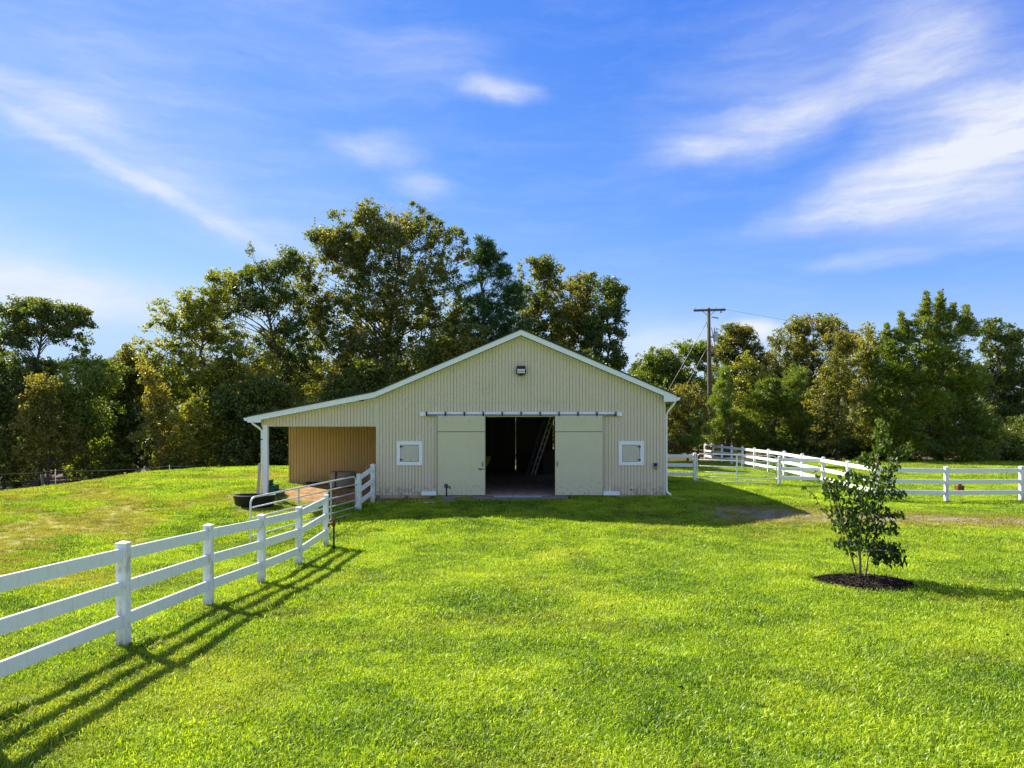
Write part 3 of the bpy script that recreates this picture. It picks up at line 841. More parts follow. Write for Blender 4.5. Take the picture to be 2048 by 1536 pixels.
left_pts = [(-4.42, 5.62, -.10), (-4.34, 7.93, -.206), (-4.36, 10.2, -.34), (-4.27, 12.1, -.45), (-4.23, 14.1, -.56), (-4.30, 16.4, -.555)]
left_pts.insert(0, (-4.5, 3.3, -.05))
fence('white three-rail fence running from the left foreground towards the barn', left_pts)
fence('short white fence between gate post and the barn corner beside the lean-to', [(ax(718, 21.4), 21.4, -.45), (ax(745.5, 22.2), 22.22, -.205)])
fence('white fence between the barn side wall and the far tube gate', [(XR + .07, 29.0, -.12), (7.45, 28.95, -.16)])
fence('short white fence between the far gate and the long fence behind the young tree', [(ax(1559, 28.85), 28.85, -.29), (12.46, 28.55, -.30)], skip=(1,))
run = [(17.25, 24.05, -.39), (14.53, 23.75, -.39), (12.3, 23.9, -.36)]
for s in range(1, 12):
    x, y = 12.3 + s * .0962, 23.9 + s * 2.295
    run.append((x, y, gzf(x, y)))
fence('long white fence behind the young tree turning back towards the utility pole', run)

def gate(name_label, hinge, free, zh, zf, H, n_bars, braces, curve=.16, dia=.045, hinge_to=None):
    """Tube gate: hinge/free are (x, y); zh/zf the height of the bottom tube at both ends."""
    A = Vector((*hinge, zh)); B = Vector((*free, zf))
    g = thing('tube_gate', A, name_label, 'gate', 'galvanised tube gates')
    def P(u, h): return A + (B - A) * u + Vector((0, 0, h))
    Ln = (B - A).length; cu = curve / Ln
    r = dia / 2
    pts = [P(0, 0), P(0, H - curve)]
    for k in range(1, 6):
        t = k / 6 * math.pi / 2; pts.append(P(cu * (1 - math.cos(t)), H - curve + curve * math.sin(t)))
    pts += [P(cu, H), P(.25, H), P(.5, H), P(.75, H), P(1 - cu, H)]
    for k in range(1, 6):
        t = k / 6 * math.pi / 2; pts.append(P(1 - cu + cu * math.sin(t), H - curve + curve * math.cos(t)))
    pts += [P(1, H - curve), P(1, 0), P(1, -.06)]
    MB().tube(pts, r, 10).build('frame', M_GATE, g)
    fr = [0.0, .16, .34, .55, .78] if n_bars == 5 else [0.0, .2, .42, .68]
    for k in fr:
        MB().tube([P(.004, k * H * 1.0), P(.996, k * H * 1.0)], r * .8, 8).build('bar', M_GATE, g)
    for q in braces:
        MB().bar(P(q, -.01), P(q, H), dia * 1.25, .012, (B - A).normalized().cross(Vector((0, 0, 1)))).build('brace', M_GATE, g)
    if hinge_to is not None:
        for h in (.18, H * .78):
            MB().tube([P(.0, h), Vector((hinge_to[0], hinge_to[1], (P(0, h)).z))], .012, 8).tube([P(0, h - .045), P(0, h + .045)], r + .008, 8).build('hinge', M_GATE, g)
    return g
gate('open tube gate swung from the post by the barn corner, left of the hydrant', (ax(711.5, 21.25), 21.25), (ax(501, 16.7), 16.7), -.40, -.55, 1.085, 5, (.28, .60), hinge_to=(ax(718, 21.4), 21.36))
gate('closed tube gate in the white fence just right of the barn', (ax(1553.5, 28.85), 28.85), (7.55, 28.94), -.20, -.10, 1.11, 5, (.50,), hinge_to=(ax(1557.5, 28.85), 28.85))
gate('tube gate at the right edge of the photo beyond the last white post', (17.37, 24.06), (20.6, 24.5), -.27, -.27, 1.1, 5, (.5,), hinge_to=(17.28, 24.05))

# wire fence on the crest at the left
wf = thing('wire_fence', (ax(111, 34), 34, gzf(ax(111, 34), 34)), 'low white tape fence on thin posts along the dark wood at left', 'fence')
wp = []
for px, py0, py1, Y in ((-60, 946, 990, 31), (111, 941, 972, 33.5), (339, 932, 950, 36), (640, 934, 945, 39)):
    top = at(px, py0, Y)
    bot = Vector((top.x, top.y, gzf(top.x, top.y) - .1))
    MB().tube([bot, top + Vector((0, 0, .06))], .014, 6).build('post', M_TRIM, wf)
    wp.append(top)
line = []
for a, b in zip(wp[:-1], wp[1:]):
    for k in range(9):
        t = k / 9; p = a.lerp(b, t); p.z -= .10 * 4 * t * (1 - t); line.append(p)
line.append(wp[-1])
MB().tube(line, .011, 5).build('tape', M_WIRE, wf)
MB().tube([p - Vector((0, 0, .35)) for p in line], .005, 5).build('wire', M_WIRE, wf)
for k, (px, pt, Y, lab) in enumerate(((84, 948, 34.2, 'leaning weathered wooden post at the dark wood edge, far left'), (275, 940, 37.0, 'short dark wooden post behind the tape fence, left of the lean-to'))):
    p = at(px, pt, Y); z0 = gzf(p.x, Y)
    tag(MB().tube([(p.x + .1, Y, z0 - .1), (p.x + .06, Y, (z0 + p.z) / 2), (p.x - .02, Y, p.z)], [.075, .07, .062], 9).build('wooden_post', M_POLEW, at=(p.x, Y, z0)), lab, 'post', 'old posts at the wood edge')

# ------------------------------------------------------------------ utility pole
YU = 54.0
ub = at(1421, 905, YU); ut = at(1417, 616, YU)
uz0 = gzf(ub.x, YU)
up = thing('utility_pole', (ub.x, YU, uz0), 'tall brown wooden utility pole with crossarm and grey transformer', 'utility pole')
MB().tube([(ub.x, YU, uz0 - .3), (ub.x - .03, YU, 2), ub.lerp(ut, .6), ut], [.19, .18, .155, .125], 14).build('pole', M_POLEW, up)
ca, cb = at(1387, 621, YU - .2), at(1451, 619.5, YU - .2)
arm = MB().bar(ca, cb, .11, .16).build('crossarm', M_POLEW, up)
for px in (1391, 1404, 1432, 1446):
    p = at(px, 617, YU - .2)
    MB().tube([p, p + Vector((0, 0, .06))], .03, 7).build('pin', M_DARKM, arm)
MB().bar(at(1404, 622, YU - .14), at(1416, 631, YU - .14), .02, .045).build('arm_brace', M_STEEL, up)
MB().bar(at(1430, 622, YU - .14), at(1420, 631, YU - .14), .02, .045).build('arm_brace', M_STEEL, up)
MB().tube([at(1442, 622, YU - .2), at(1441, 626, YU - .2), at(1444, 623.5, YU - .2)], .035, 7).build('insulator', M_DARKM, up)
MB().tube([at(1423, 634, YU - .1), at(1430, 635, YU - .15), at(1437, 636.5, YU - .2)], [.03, .05, .045], 7).build('fuse_arm', M_STEEL, up)
tx = at(1430.5, 684, YU); tz = tx.z
tr = MB().lathe((tx.x, YU - .05, at(0, 683, YU).z), [(.0, 0), (.16, .0), (.175, .03), (.175, .72), (.16, .76), (0, .78)], 18).build('transformer', M_XFMR, up)
MB().tube([(tx.x - .06, YU - .05, at(0, 664, YU).z), (tx.x - .08, YU - .05, at(0, 655, YU).z)], .035, 8).build('bushing', M_DARKM, tr)
MB().box((tx.x - .36, YU - .09, at(0, 676, YU).z), (tx.x - .17, YU - .01, at(0, 673, YU).z)).build('mount', M_STEEL, tr)
def wire(a, b, r=.016, sag=0.0, name='guy_wire', par=up):
    a, b = Vector(a), Vector(b)
    pts = [a.lerp(b, k / 10) - Vector((0, 0, sag * 4 * (k / 10) * (1 - k / 10))) for k in range(11)]
    MB().tube(pts, r, 5).build(name, M_WIRE, par)
g1 = at(1470, 905, YU - 1.5); wire(at(1423, 655, YU), (g1.x, g1.y, gzf(g1.x, g1.y)), .03)
for (pt, py, gx_) in ((1413, 697, 1297), (1416, 640, 1262)):
    wire(at(pt, py, YU), (ax(gx_, YU + 1), YU + 1, -.4), .024)
wire(at(1451, 619, YU - .2), at(2300, 700, 75), .009, 1.0, 'line_wire')
wire(at(1424, 700, YU), at(2300, 760, 60), .009, .8, 'line_wire')

# ------------------------------------------------------------------ yard things
def hydrant(x, y, h, mat, label, spout=1):
    z = gzf(x, y)
    t = thing('yard_hydrant', (x, y, z), label, 'hydrant', 'yard hydrants')
    MB().tube([(x, y, z - .1), (x, y, z + h * .78)], .022, 10).build('standpipe', M_DARKM, t)
    MB().tube([(x, y, z + h * .74), (x, y, z + h * .80), (x, y, z + h * .90), (x, y, z + h * .93)], [.03, .042, .04, .026], 10).build('head', mat, t)
    MB().tube([(x, y, z + h * .83), (x + spout * .08, y, z + h * .83), (x + spout * .115, y, z + h * .80), (x + spout * .12, y, z + h * .73)], [.024, .022, .022, .024], 9).build('spout', mat, t)
    MB().tube([(x, y, z + h * .9), (x - spout * .02, y, z + h * .99), (x - spout * .07, y, z + h), (x - spout * .11, y, z + h * .94), (x - spout * .115, y, z + h * .80)], .013, 8).build('lever', mat, t)
    MB().bar((x, y - .03, z + h * .9), (x + spout * .03, y - .03, z + h * 1.0), .012, .03, (0, 1, 0)).build('linkage', mat, t)
    return t
hydrant(ax(667.5, 16.0), 16.0, .72, M_RUST, 'rusty frost hydrant standing in the lawn by the last left fence post', -1)
# hydrant on a block in front of the left sliding door
hx, hy = ax(893, 21.85), 21.85
blk = tag(MB().box((hx - .09, hy - .18, gzf(hx, hy) - .1), (hx + .29, hy + .17, .015)).build('concrete_block', M_CONC, at=(hx, hy, gzf(hx, hy)), bev=.015), 'grey concrete block under the black hydrant by the left sliding door', 'block')
t = thing('yard_hydrant', (hx, hy, .015), 'black yard hydrant on a concrete block before the left sliding door', 'hydrant', 'yard hydrants')
MB().tube([(hx, hy, .016), (hx, hy, .28)], .025, 10).build('standpipe', M_DARKM, t)
MB().tube([(hx, hy, .26), (hx, hy, .30), (hx, hy, .36), (hx + .01, hy, .40)], [.03, .042, .036, .028], 10).build('head', M_DARKM, t)
MB().tube([(hx, hy, .315), (hx + .08, hy, .32), (hx + .105, hy, .30), (hx + .105, hy, .25)], [.024, .022, .022, .024], 9).build('spout', M_DARKM, t)
MB().tube([(hx + .01, hy, .39), (hx - .03, hy, .40), (hx - .06, hy, .36), (hx - .06, hy, .29)], .014, 8).build('lever', M_DARKM, t)
bx, by = ax(858, 21.7), 21.7
zb0 = gzf(bx, by)
tag(MB().box((bx - .17, by - .09, zb0 - .01), (bx + .17, by + .09, zb0 + .045)).build('wooden_board', M_RAWWOOD, at=(bx, by, zb0), bev=.004), 'short pale board lying on the earth below the left barn window', 'board')

# stock tank: black oval tub with water
sx, sy = ax(509, 21.35), 21.35
sz = gzf(sx, sy)
st = thing('stock_tank', (sx, sy, sz), 'low black oval stock tank on the grass by the lean-to post', 'stock tank')
prof = [(0, .015), (.70, .015), (.73, .03), (.80, .33), (.835, .345), (.84, .37), (.81, .378), (.775, .36), (.70, .06), (0, .05)]
MB().lathe((sx, sy, sz - .06), prof, 36, .76, .56).build('tub', M_BLACKP, st)
MB().lathe((sx, sy, sz - .06), [(0, .20), (.735, .20)], 36, .76, .56).build('water', M_WATER, st)
# plank leaning against the lean-to post
pl0 = Vector((ax(517, 22.3), 22.2, gzf(-7.95, 22.2) - .02)); pl1 = Vector((PX - .155, YF - .01, at(0, 927, 22.3).z))
b = MB().bar(pl0, pl1, .085, .04, (0, 1, .2))
tag(b.build('plank', M_RAWWOOD, at=pl0, bev=.004), 'pale plank leaning upright against the white lean-to post', 'plank')
# mounting block: three green steps
mx, my = ax(545, 22.75), 22.75
mz = gzf(mx, my)
mb_ = thing('mounting_block', (mx, my, mz), 'dark green plastic mounting block with three steps behind the lean-to post', 'mounting block')
for k in range(3):
    x0 = mx - .24 + k * .19; h = .50 - k * .155
    MB().box((x0, my - .24, mz - .03), (x0 + .187, my + .24, mz + h - .03)).build('riser', M_GREENP, mb_, bev=.012)
    MB().box((x0 - .008, my - .255, mz + h - .0295), (x0 + .20 - .004, my + .255, mz + h + .008)).build('tread', M_GREENP, mb_, bev=.01)
# feed trough in the lean-to
fx_, fy_ = ax(686, 24.7), 24.7
fz = gzf(fx_, fy_)
ft = thing('feed_trough', (fx_, fy_, fz), 'weathered grey round feed trough against the tan wall in the lean-to', 'trough')
MB().lathe((fx_, fy_, fz), [(0, .02), (.50, .0), (.52, .02), (.50, .25), (.445, .50), (.43, .53), (.38, .53), (.37, .50), (.40, .12), (0, .1)], 28, .95, .72).build('tub', M_TROUGH, ft)
a = R(248)
MB().bar((fx_ + .52 * .95 * math.cos(a), fy_ + .52 * .72 * math.sin(a), fz + .02), (fx_ + .455 * .95 * math.cos(a), fy_ + .455 * .72 * math.sin(a), fz + .53), .07, .02, (math.cos(a), math.sin(a), 0)).build('strap', M_DARKM, ft)
px_, py_ = ax(626, 25.05), 25.05
tag(MB().lathe((px_, py_, gzf(px_, py_)), [(0, .02), (.20, .0), (.26, .09), (.27, .11), (.24, .10), (.18, .03), (0, .03)], 20, 1.0, .6).build('feed_pan', M_BLACKP, at=(px_, py_, gzf(px_, py_))), 'shallow black rubber feed pan at the foot of the tan wall', 'pan')
# salt block holder out in the paddock behind the right fence
qx, qy = ax(1919, 27.2), 27.2
qz = gzf(qx, qy)
sb = thing('mineral_feeder', (qx, qy, qz), 'small rusty brown box feeder in the paddock behind the right fence', 'feeder')
MB().box((qx - .125, qy - .12, qz - .03), (qx + .125, qy + .12, qz + .23)).build('box', M_RUST, sb, bev=.02)
MB().tube([(qx + .02, qy, qz + .22), (qx + .02, qy, qz + .30)], [.06, .07], 10).build('neck', M_RUST, sb)
MB().tube([(qx + .02, qy, qz + .30), (qx + .02, qy, qz + .325)], .085, 10).build('lid', M_DARKM, sb)
cx_, cy_ = ax(1788, 26.6), 26.6
tag(MB().lathe((cx_, cy_, gzf(cx_, cy_) - .02), [(0, 0), (.36, 0), (.38, .05), (.36, .085), (0, .09)], 22, 1.0, .8).build('trough_lid', M_CONCL, at=(cx_, cy_, gzf(cx_, cy_))), 'flat pale round lid on the paddock grass behind the young tree', 'lid')

# ------------------------------------------------------------------ things inside the barn
def ladder(label, foot, top, off, mat, n, wd=.035, dp=.08):
    foot, top, off = Vector(foot), Vector(top), Vector(off)
    l = thing('ladder', foot, label, 'ladder', 'ladders inside the barn')
    MB().bar(foot, top, wd, dp, off).build('stile', mat, l)
    MB().bar(foot + off, top + off, wd, dp, off).build('stile', mat, l)
    for k in range(n):
        p = foot.lerp(top, (k + .6) / n)
        MB().tube([p, p + off], .016, 6).build('rung', mat, l)
    return l
ladder('pale extension ladder leaning in the dark doorway at right', (ax(1062, 30.3), 30.3, .02), (ax(1062, 30.3) + 1.17, 30.5, 3.5), (.17, .34, 0), M_ALU, 12, .03, .10)
ladder('dark blue-grey ladder leaning beside the pale ladder in the barn', (ax(1053, 31.0), 31.0, .02), (ax(1053, 31.0) + .72, 31.3, 2.35), (.10, .3, 0), M_ALUD, 8, .03, .07)
cx0, cy0 = ax(966, 28.5), 28.5
sp = thing('spreader', (cx0, cy0, 0), 'yellow-hoppered push spreader in the dark barn behind the left door', 'spreader')
MB().prism([(cx0 - .20, .55), (cx0 + .2, .55), (cx0 + .32, .92), (cx0 - .32, .92)], cy0 - .2, cy0 + .2).build('hopper', M_YEL, sp, bev=.01)
MB().bar((cx0 - .15, cy0, .1), (cx0 - .1, cy0, .56), .05, .05, (0, 1, 0)).bar((cx0 + .15, cy0, .1), (cx0 + .1, cy0, .56), .05, .05, (0, 1, 0)).bar((cx0 - .3, cy0 + .2, .5), (cx0 - .6, cy0 + .3, 1.05), .03, .03).build('frame', M_DARKM, sp)
for s in (-1, 1):
    w = MB().tube([(cx0 + s * .26 - .03, cy0, .2), (cx0 + s * .26 + .03, cy0, .2)], .2, 18).build('wheel', M_BLACKP, sp)
    MB().tube([(cx0 + s * .26 - .036, cy0, .2), (cx0 + s * .26 + .036, cy0, .2)], .09, 12).build('rim', M_YEL, w)
cb0 = MB().box((ax(1085, 31.6), 31.3, .0), (ax(1140, 31.6), 32.6, 1.05)).build('cabinet', M_INWOOD, at=(ax(1110, 31.6), 31.9, 0), bev=.01)
tag(cb0, 'dark wooden cabinet at the rear right inside the barn', 'cabinet')
q = Vector((ax(1077, 27.6), 27.6, 0))
tag(MB().lathe((q.x, q.y, 0), [(0, 0), (.05, 0), (.055, .03), (.04, .06), (0, .062)], 10).build('feed_scoop', M_CONCL, at=q), 'small pale object on the barn floor in front of the ladders', 'scoop')
# ------------------------------------------------------------------ leaves, trees
def unit(a): return a / np.maximum(np.linalg.norm(a, axis=-1, keepdims=True), 1e-9)
def leaf_arrays(pos, ln, wd, g, tdir=None, tb=0.0, fold=.25):
    """Four-point leaves: base, two sides and tip, creased along the midrib."""
    n = len(pos)
    t = unit(g.normal(size=(n, 3)))
    if tdir is not None: t = unit(t * (1 - tb) + tdir * tb)
    s = unit(np.cross(t, g.normal(size=(n, 3))))
    nn = np.cross(t, s)
    ln = np.asarray(ln).reshape(-1, 1); wd = np.asarray(wd).reshape(-1, 1)
    base = pos - t * ln * .5; tip = pos + t * ln * .5
    r = pos + s * wd * .5 + nn * wd * fold; l = pos - s * wd * .5 + nn * wd * fold
    V = np.stack([base, r, tip, l], 1).reshape(-1, 3)
    i = np.arange(n)[:, None] * 4
    T = np.stack([i + [[0, 1, 2]], i + [[0, 2, 3]]], 1).reshape(-1, 3)
    return V, T
def in_ball(n, g, bias=.5):
    d = unit(g.normal(size=(n, 3)))
    return d * (g.random((n, 1)) ** bias)
LEAFM = {
    'oak': mat_leaf('oak_leaves', [(0, (0.063, 0.098, 0.016)), (.35, (0.127, 0.172, 0.023)), (.65, (0.236, 0.241, 0.032)), (1, (0.391, 0.299, 0.057))], .55, .032),
    'dark': mat_leaf('dark_green_leaves', [(0, (0.046, 0.078, 0.018)), (.4, (0.090, 0.136, 0.023)), (.75, (0.155, 0.201, 0.030)), (1, (0.287, 0.253, 0.057))], .48, .032),
    'yellow': mat_leaf('yellow_green_leaves', [(0, (0.098, 0.144, 0.018)), (.4, (0.201, 0.247, 0.025)), (.75, (0.345, 0.345, 0.034)), (1, (0.483, 0.391, 0.057))], .55, .032),
    'green': mat_leaf('bright_green_leaves', [(0, (0.063, 0.109, 0.016)), (.4, (0.144, 0.218, 0.025)), (.75, (0.247, 0.316, 0.037)), (1, (0.391, 0.391, 0.057))], .52, .032),
    'brown': mat_leaf('thin_autumn_leaves', [(0, (0.092, 0.115, 0.018)), (.4, (0.190, 0.201, 0.030)), (.75, (0.310, 0.270, 0.044)), (1, (0.437, 0.310, 0.075))], .55, .032),
    'pine': mat_leaf('pine_needles', [(0, (0.023, 0.063, 0.021)), (.5, (0.048, 0.109, 0.025)), (1, (0.109, 0.178, 0.034))], .32, .032),
    'cedar': mat_leaf('cedar_sprays', [(0, (0.057, 0.106, 0.017)), (.5, (0.144, 0.207, 0.025)), (1, (0.310, 0.328, 0.046))], .50, .032),
    'pale_pine': mat_leaf('young_pine_needles', [(0, (0.086, 0.149, 0.021)), (.5, (0.172, 0.253, 0.032)), (1, (0.287, 0.345, 0.052))], .42, .032)}  # paler green needles of the young pines
LEAFP = {'oak': (.165, .105, .62), 'dark': (.15, .10, .60), 'yellow': (.145, .10, .55), 'green': (.15, .105, .6), 'brown': (.13, .085, .5),
         'far': (.30, .22, .9), 'pine': (.26, .045, .48), 'cedar': (.20, .055, .36), 'pale_pine': (.25, .045, .42)}
def wave_noise(P, g, lam, k=9):
    """Smooth 3-D noise from a handful of waves, about -1..1."""
    d = unit(g.normal(size=(k, 3))) * (2 * math.pi / (lam * g.uniform(.75, 1.35, (k, 1))))
    return np.sin(P @ d.T + g.random(k) * 6.283).sum(1) / math.sqrt(k)
THR = {'pine': -.46, 'cedar': -.60, 'pale_pine': -.45, 'oak': -.28, 'dark': -.32, 'yellow': -.28, 'green': -.36, 'brown': -.20}
def lobe_leaves(lobes, kind, g, cov, thr=None):
    """lobes: (centre, radii) -> leaf arrays and clump centres; leaves gather in clumps with gaps between them."""
    L0, W0, rc = LEAFP[kind]
    if thr is None: thr = THR[kind]
    area = L0 * W0 / 2
    P, D, CL = [], [], []
    for c, r, cv in lobes:
        rcl = min(rc * .62, min(r) * .55)
        A = math.pi * r[0] * r[2]
        nc = max(5, int(4.0 * A / (math.pi * rcl ** 2)))
        nl = int(A * cov * cv * 2.75 / area)
        cc = c + in_ball(nc, g, .42) * np.array(r) * g.uniform(.80, 1.12, (nc, 1))
        CL.append(cc)
        w = g.random(nc) ** 1.5 + .15; cnt = np.maximum(1, (nl * .72 * w / w.sum()).astype(int))
        for q, k in zip(cc, cnt):
            o = in_ball(k, g, .60) * np.array([rcl, rcl, rcl * .72]) * g.uniform(.6, 1.45)
            P.append(q + o); D.append(unit(o + (q - c) * .3))
        o = in_ball(int(nl * .28), g, .45) * np.array(r) * .98
        P.append(c + o); D.append(unit(o))
    P = np.concatenate(P); D = np.concatenate(D)
    f = .55 * wave_noise(P, g, 2.6) + .55 * wave_noise(P * [1, 1, 1.3], g, 1.15) + .25 * wave_noise(P, g, .5)
    k = f > thr + g.normal(size=len(P)) * .12                     # gaps between the boughs
    P, D = P[k], D[k]
    n = len(P)
    sz = g.uniform(.7, 1.3, n)
    if kind in ('pine', 'pale_pine'):
        D = unit(D + [0, 0, .35]); V, T = leaf_arrays(P, L0 * sz, W0 * sz, g, D, .55, .05)
    elif kind == 'cedar':
        D = unit(D * [1, 1, .6] + [0, 0, .55]); V, T = leaf_arrays(P, L0 * sz, W0 * sz, g, D, .62, .1)
    else:
        V, T = leaf_arrays(P, L0 * sz, W0 * sz, g, unit(D + [0, 0, -.4]), .25)
    return V, T, np.repeat(g.random(n), 4), np.concatenate(CL)
def tree(name, label, cat, Y, base_px, lobes, kind, seed, cov=2.3, trunk=1.0, group=None, limbs=40, top=None, forks=None, bark=None):
    g = np.random.default_rng(seed)
    bx = ax(base_px, Y); bz = gzf(bx, Y)
    LB = []
    for l in lobes:
        px, py, rx, ry = l[:4]
        dy = l[4] if len(l) > 4 else g.uniform(-.8, .8) * rx / F * Y * .6
        cv = l[5] if len(l) > 5 else 1.0
        c = at(px, py, Y)
        c = Vector((c.x, Y + dy, c.z))
        LB.append((np.array(c), (rx * 1.12 / F * Y, max(rx, ry) / F * Y * .9, ry * 1.12 / F * Y), cv))
    V, T, rn, CL = lobe_leaves(LB, kind, g, cov)
    o = np.array([bx, Y, bz])
    t = thing(name, o, label, cat, group)
    me = quad_mesh('crown', V - o, T, {'rnd': rn})
    place('crown', me, LEAFM[kind], t)
    # trunk and limbs
    zs = [l[0][2] + l[1][2] for l in LB]
    tops = top and at(top[0], top[1], Y)
    if tops is None:
        k = int(np.argmax(zs)); tops = Vector(LB[k][0])
    H = tops.z - bz
    tr_ = .013 * H * trunk + .04
    b = MB()
    path = []
    wob = [Vector((g.normal() * .02 * H, g.normal() * .02 * H, 0)) for _ in range(7)]
    for k in range(8):
        q = k / 7
        p = Vector((bx, Y, bz - .2)).lerp(tops, q)
        if 0 < k < 7: p += wob[k - 1]
        path.append(p)
    b.tube(path, [tr_ * (1.25 if k == 0 else 1 - .85 * k / 7) for k in range(8)], 9)
    idx = g.permutation(len(CL))[:limbs]
    for i in idx:
        e = Vector(CL[i])
        dxy = math.hypot(e.x - tops.x, e.y - Y)
        zz = min(max(e.z - .55 * dxy - .04 * H, bz + H * .18), bz + H * .9)
        q = (zz - bz) / H
        f = q * 7; k = min(int(f), 6)
        s0 = path[k].lerp(path[k + 1], f - k)
        mid = s0.lerp(e, .55) + Vector((g.normal() * .12, g.normal() * .12, .10 * dxy))
        r0 = tr_ * (1 - .85 * q) * .42 + .008
        b.tube([s0, s0.lerp(mid, .55) + Vector((0, 0, .02 * H * g.random())), mid, e], [r0, r0 * .7, r0 * .45, .012], 5, False)
    b.build('trunk', bark or (M_BARKP if kind in ('pine', 'pale_pine') else M_BARK), t)
    return t
WG = 'trees behind the barn'
tree('oak_tree', 'tallest oak, olive and brown, rising behind the barn roof', 'tree', 49, 765, [
    (735, 428, 32, 26), (690, 440, 26, 22), (715, 472, 44, 32), (762, 480, 36, 34), (672, 470, 30, 28), (812, 448, 56, 44), (868, 482, 36, 46), (914, 498, 24, 42), (640, 468, 22, 24), (662, 505, 26, 26), (616, 545, 38, 42), (706, 518, 46, 44),
    (790, 535, 64, 50), (872, 568, 52, 50), (632, 618, 48, 46), (716, 612, 66, 54), (812, 630, 68, 56), (902, 640, 40, 56), (660, 692, 56, 46), (754, 708, 76, 50), (852, 726, 70, 50), (690, 765, 80, 46), (800, 780, 90, 40), (915, 715, 36, 50)],
    'oak', 101, 2.3, 1.1, WG, 70, (800, 450))
tree('pine_tree', 'dark conical pine between the oaks behind the barn peak', 'tree', 45, 967, [
    (967, 492, 20, 18), (978, 512, 30, 20), (958, 530, 22, 16), (1000, 545, 26, 16), (962, 560, 30, 18), (1012, 578, 36, 20), (956, 600, 30, 18), (1000, 615, 44, 20), (1030, 600, 22, 18),
    (950, 640, 34, 20), (1020, 650, 44, 20), (985, 680, 50, 22), (1040, 685, 34, 18)], 'pine', 102, 2.3, 1.1, WG, 50, (968, 480))
tree('oak_tree', 'olive oak just right of the dark pine behind the barn', 'tree', 49, 1085, [
    (1068, 538, 26, 22), (1097, 543, 26, 28), (1050, 570, 22, 24), (1090, 590, 34, 34), (1062, 630, 34, 40), (1105, 640, 36, 40), (1080, 690, 44, 44), (1090, 740, 40, 30)], 'oak', 103, 2.2, .9, WG, 36, (1085, 545))
tree('oak_tree', 'brown-tinged oak with a broad top above the right roof slope', 'tree', 50, 1160, [
    (1140, 568, 24, 20), (1168, 572, 30, 24), (1150, 612, 40, 36), (1172, 655, 36, 40), (1132, 660, 28, 40), (1155, 710, 48, 40), (1120, 720, 30, 34)], 'oak', 104, 2.3, .9, WG, 36, (1160, 575))
tree('oak_tree', 'narrow dark oak with a straight right edge beside the open sky', 'tree', 48, 1216, [
    (1218, 580, 30, 28), (1234, 610, 18, 28), (1212, 630, 28, 34), (1230, 665, 20, 30), (1205, 690, 32, 36), (1232, 715, 18, 30), (1210, 745, 34, 30), (1190, 650, 24, 30)], 'dark', 105, 2.5, .9, WG, 30, (1216, 590))
tree('leafy_tree', 'dark green tree with bare top twigs left of the tallest oak', 'tree', 47, 575, [
    (500, 552, 34, 20), (540, 548, 34, 26), (582, 525, 24, 30), (470, 575, 36, 26), (560, 590, 44, 34), (512, 610, 46, 30), (460, 630, 34, 30), (578, 650, 40, 40), (530, 690, 46, 34, 1.5), (600, 720, 40, 40), (500, 500, 10, 14, 0, .3)], 'dark', 106, 2.0, .95, WG, 50, (520, 530))
tree('leafy_tree', 'yellow-green leaning tree with wispy crown at left of the lean-to', 'tree', 44, 445, [
    (378, 598, 20, 26, 0, .7), (322, 618, 24, 20, 0, .3), (440, 560, 30, 20), (425, 600, 30, 28), (372, 645, 40, 24, 0, .8), (325, 655, 30, 18, 0, .6), (410, 675, 46, 38), (345, 690, 36, 26), (282, 690, 26, 14, 0, .6), (380, 735, 50, 34), (430, 740, 46, 40), (358, 785, 40, 36), (420, 800, 46, 40), (470, 690, 40, 40), (465, 760, 44, 44), (520, 740, 44, 44), (300, 720, 30, 24, 0, .7), (410, 630, 34, 28)],
    'yellow', 107, 2.1, .9, WG, 44, (395, 600))
tree('oak_tree', 'umbrella-crowned oak with bare forked trunk at far left', 'tree', 44, 88, [
    (18, 618, 34, 22), (62, 612, 36, 20), (104, 622, 40, 24), (150, 632, 32, 24), (172, 660, 22, 26), (140, 672, 34, 22), (90, 655, 36, 18), (30, 660, 36, 24), (10, 700, 34, 26), (-40, 680, 40, 46), (60, 735, 40, 20), (118, 730, 36, 18), (165, 690, 20, 14), (48, 690, 24, 14)], 'dark', 108, 2.3, 1.0, WG, 44, (95, 620))
def wood(label, Y, base, lobes, kind, seed, cov=2.3, cat='tree', **kw):
    return tree('understory_tree', label, cat, Y, base, lobes, kind, seed, cov, .7, 'smaller trees along the wood edge', 24, **kw)
wood('low dark tree under the umbrella oak at the left frame edge', 41, 15, [(0, 745, 50, 40), (40, 780, 44, 40), (-30, 810, 50, 60), (20, 850, 60, 60), (10, 920, 60, 46)], 'dark', 201)
wood('brownish sapling in front of the bare forked trunk', 40, 95, [(95, 790, 34, 40), (80, 840, 40, 44), (120, 880, 44, 50), (70, 920, 40, 40)], 'brown', 202, 1.8)
wood('rounded mid-green tree left of the gap in the skyline', 42, 165, [(165, 735, 40, 24), (200, 760, 40, 34), (150, 790, 40, 40), (190, 830, 50, 44), (160, 890, 60, 54), (200, 930, 50, 34)], 'green', 203)
wood('dark broad tree below the skyline gap', 45, 240, [(235, 745, 34, 22), (262, 765, 34, 26), (225, 790, 34, 34), (260, 830, 44, 44), (235, 890, 50, 54)], 'dark', 204)
wood('olive tree closing the skyline between the umbrella oak and the leaning tree', 46, 262, [(262, 712, 30, 18), (240, 735, 34, 22), (285, 735, 30, 24), (300, 765, 34, 30), (265, 775, 44, 34), (225, 770, 30, 26)], 'oak', 213)
wood('silvery pale-leaved tree with a slim stem in the left wood', 40, 318, [(308, 800, 26, 40), (300, 760, 22, 26), (325, 840, 30, 36), (312, 885, 36, 40), (330, 920, 40, 30)], 'brown', 205, 2.0)
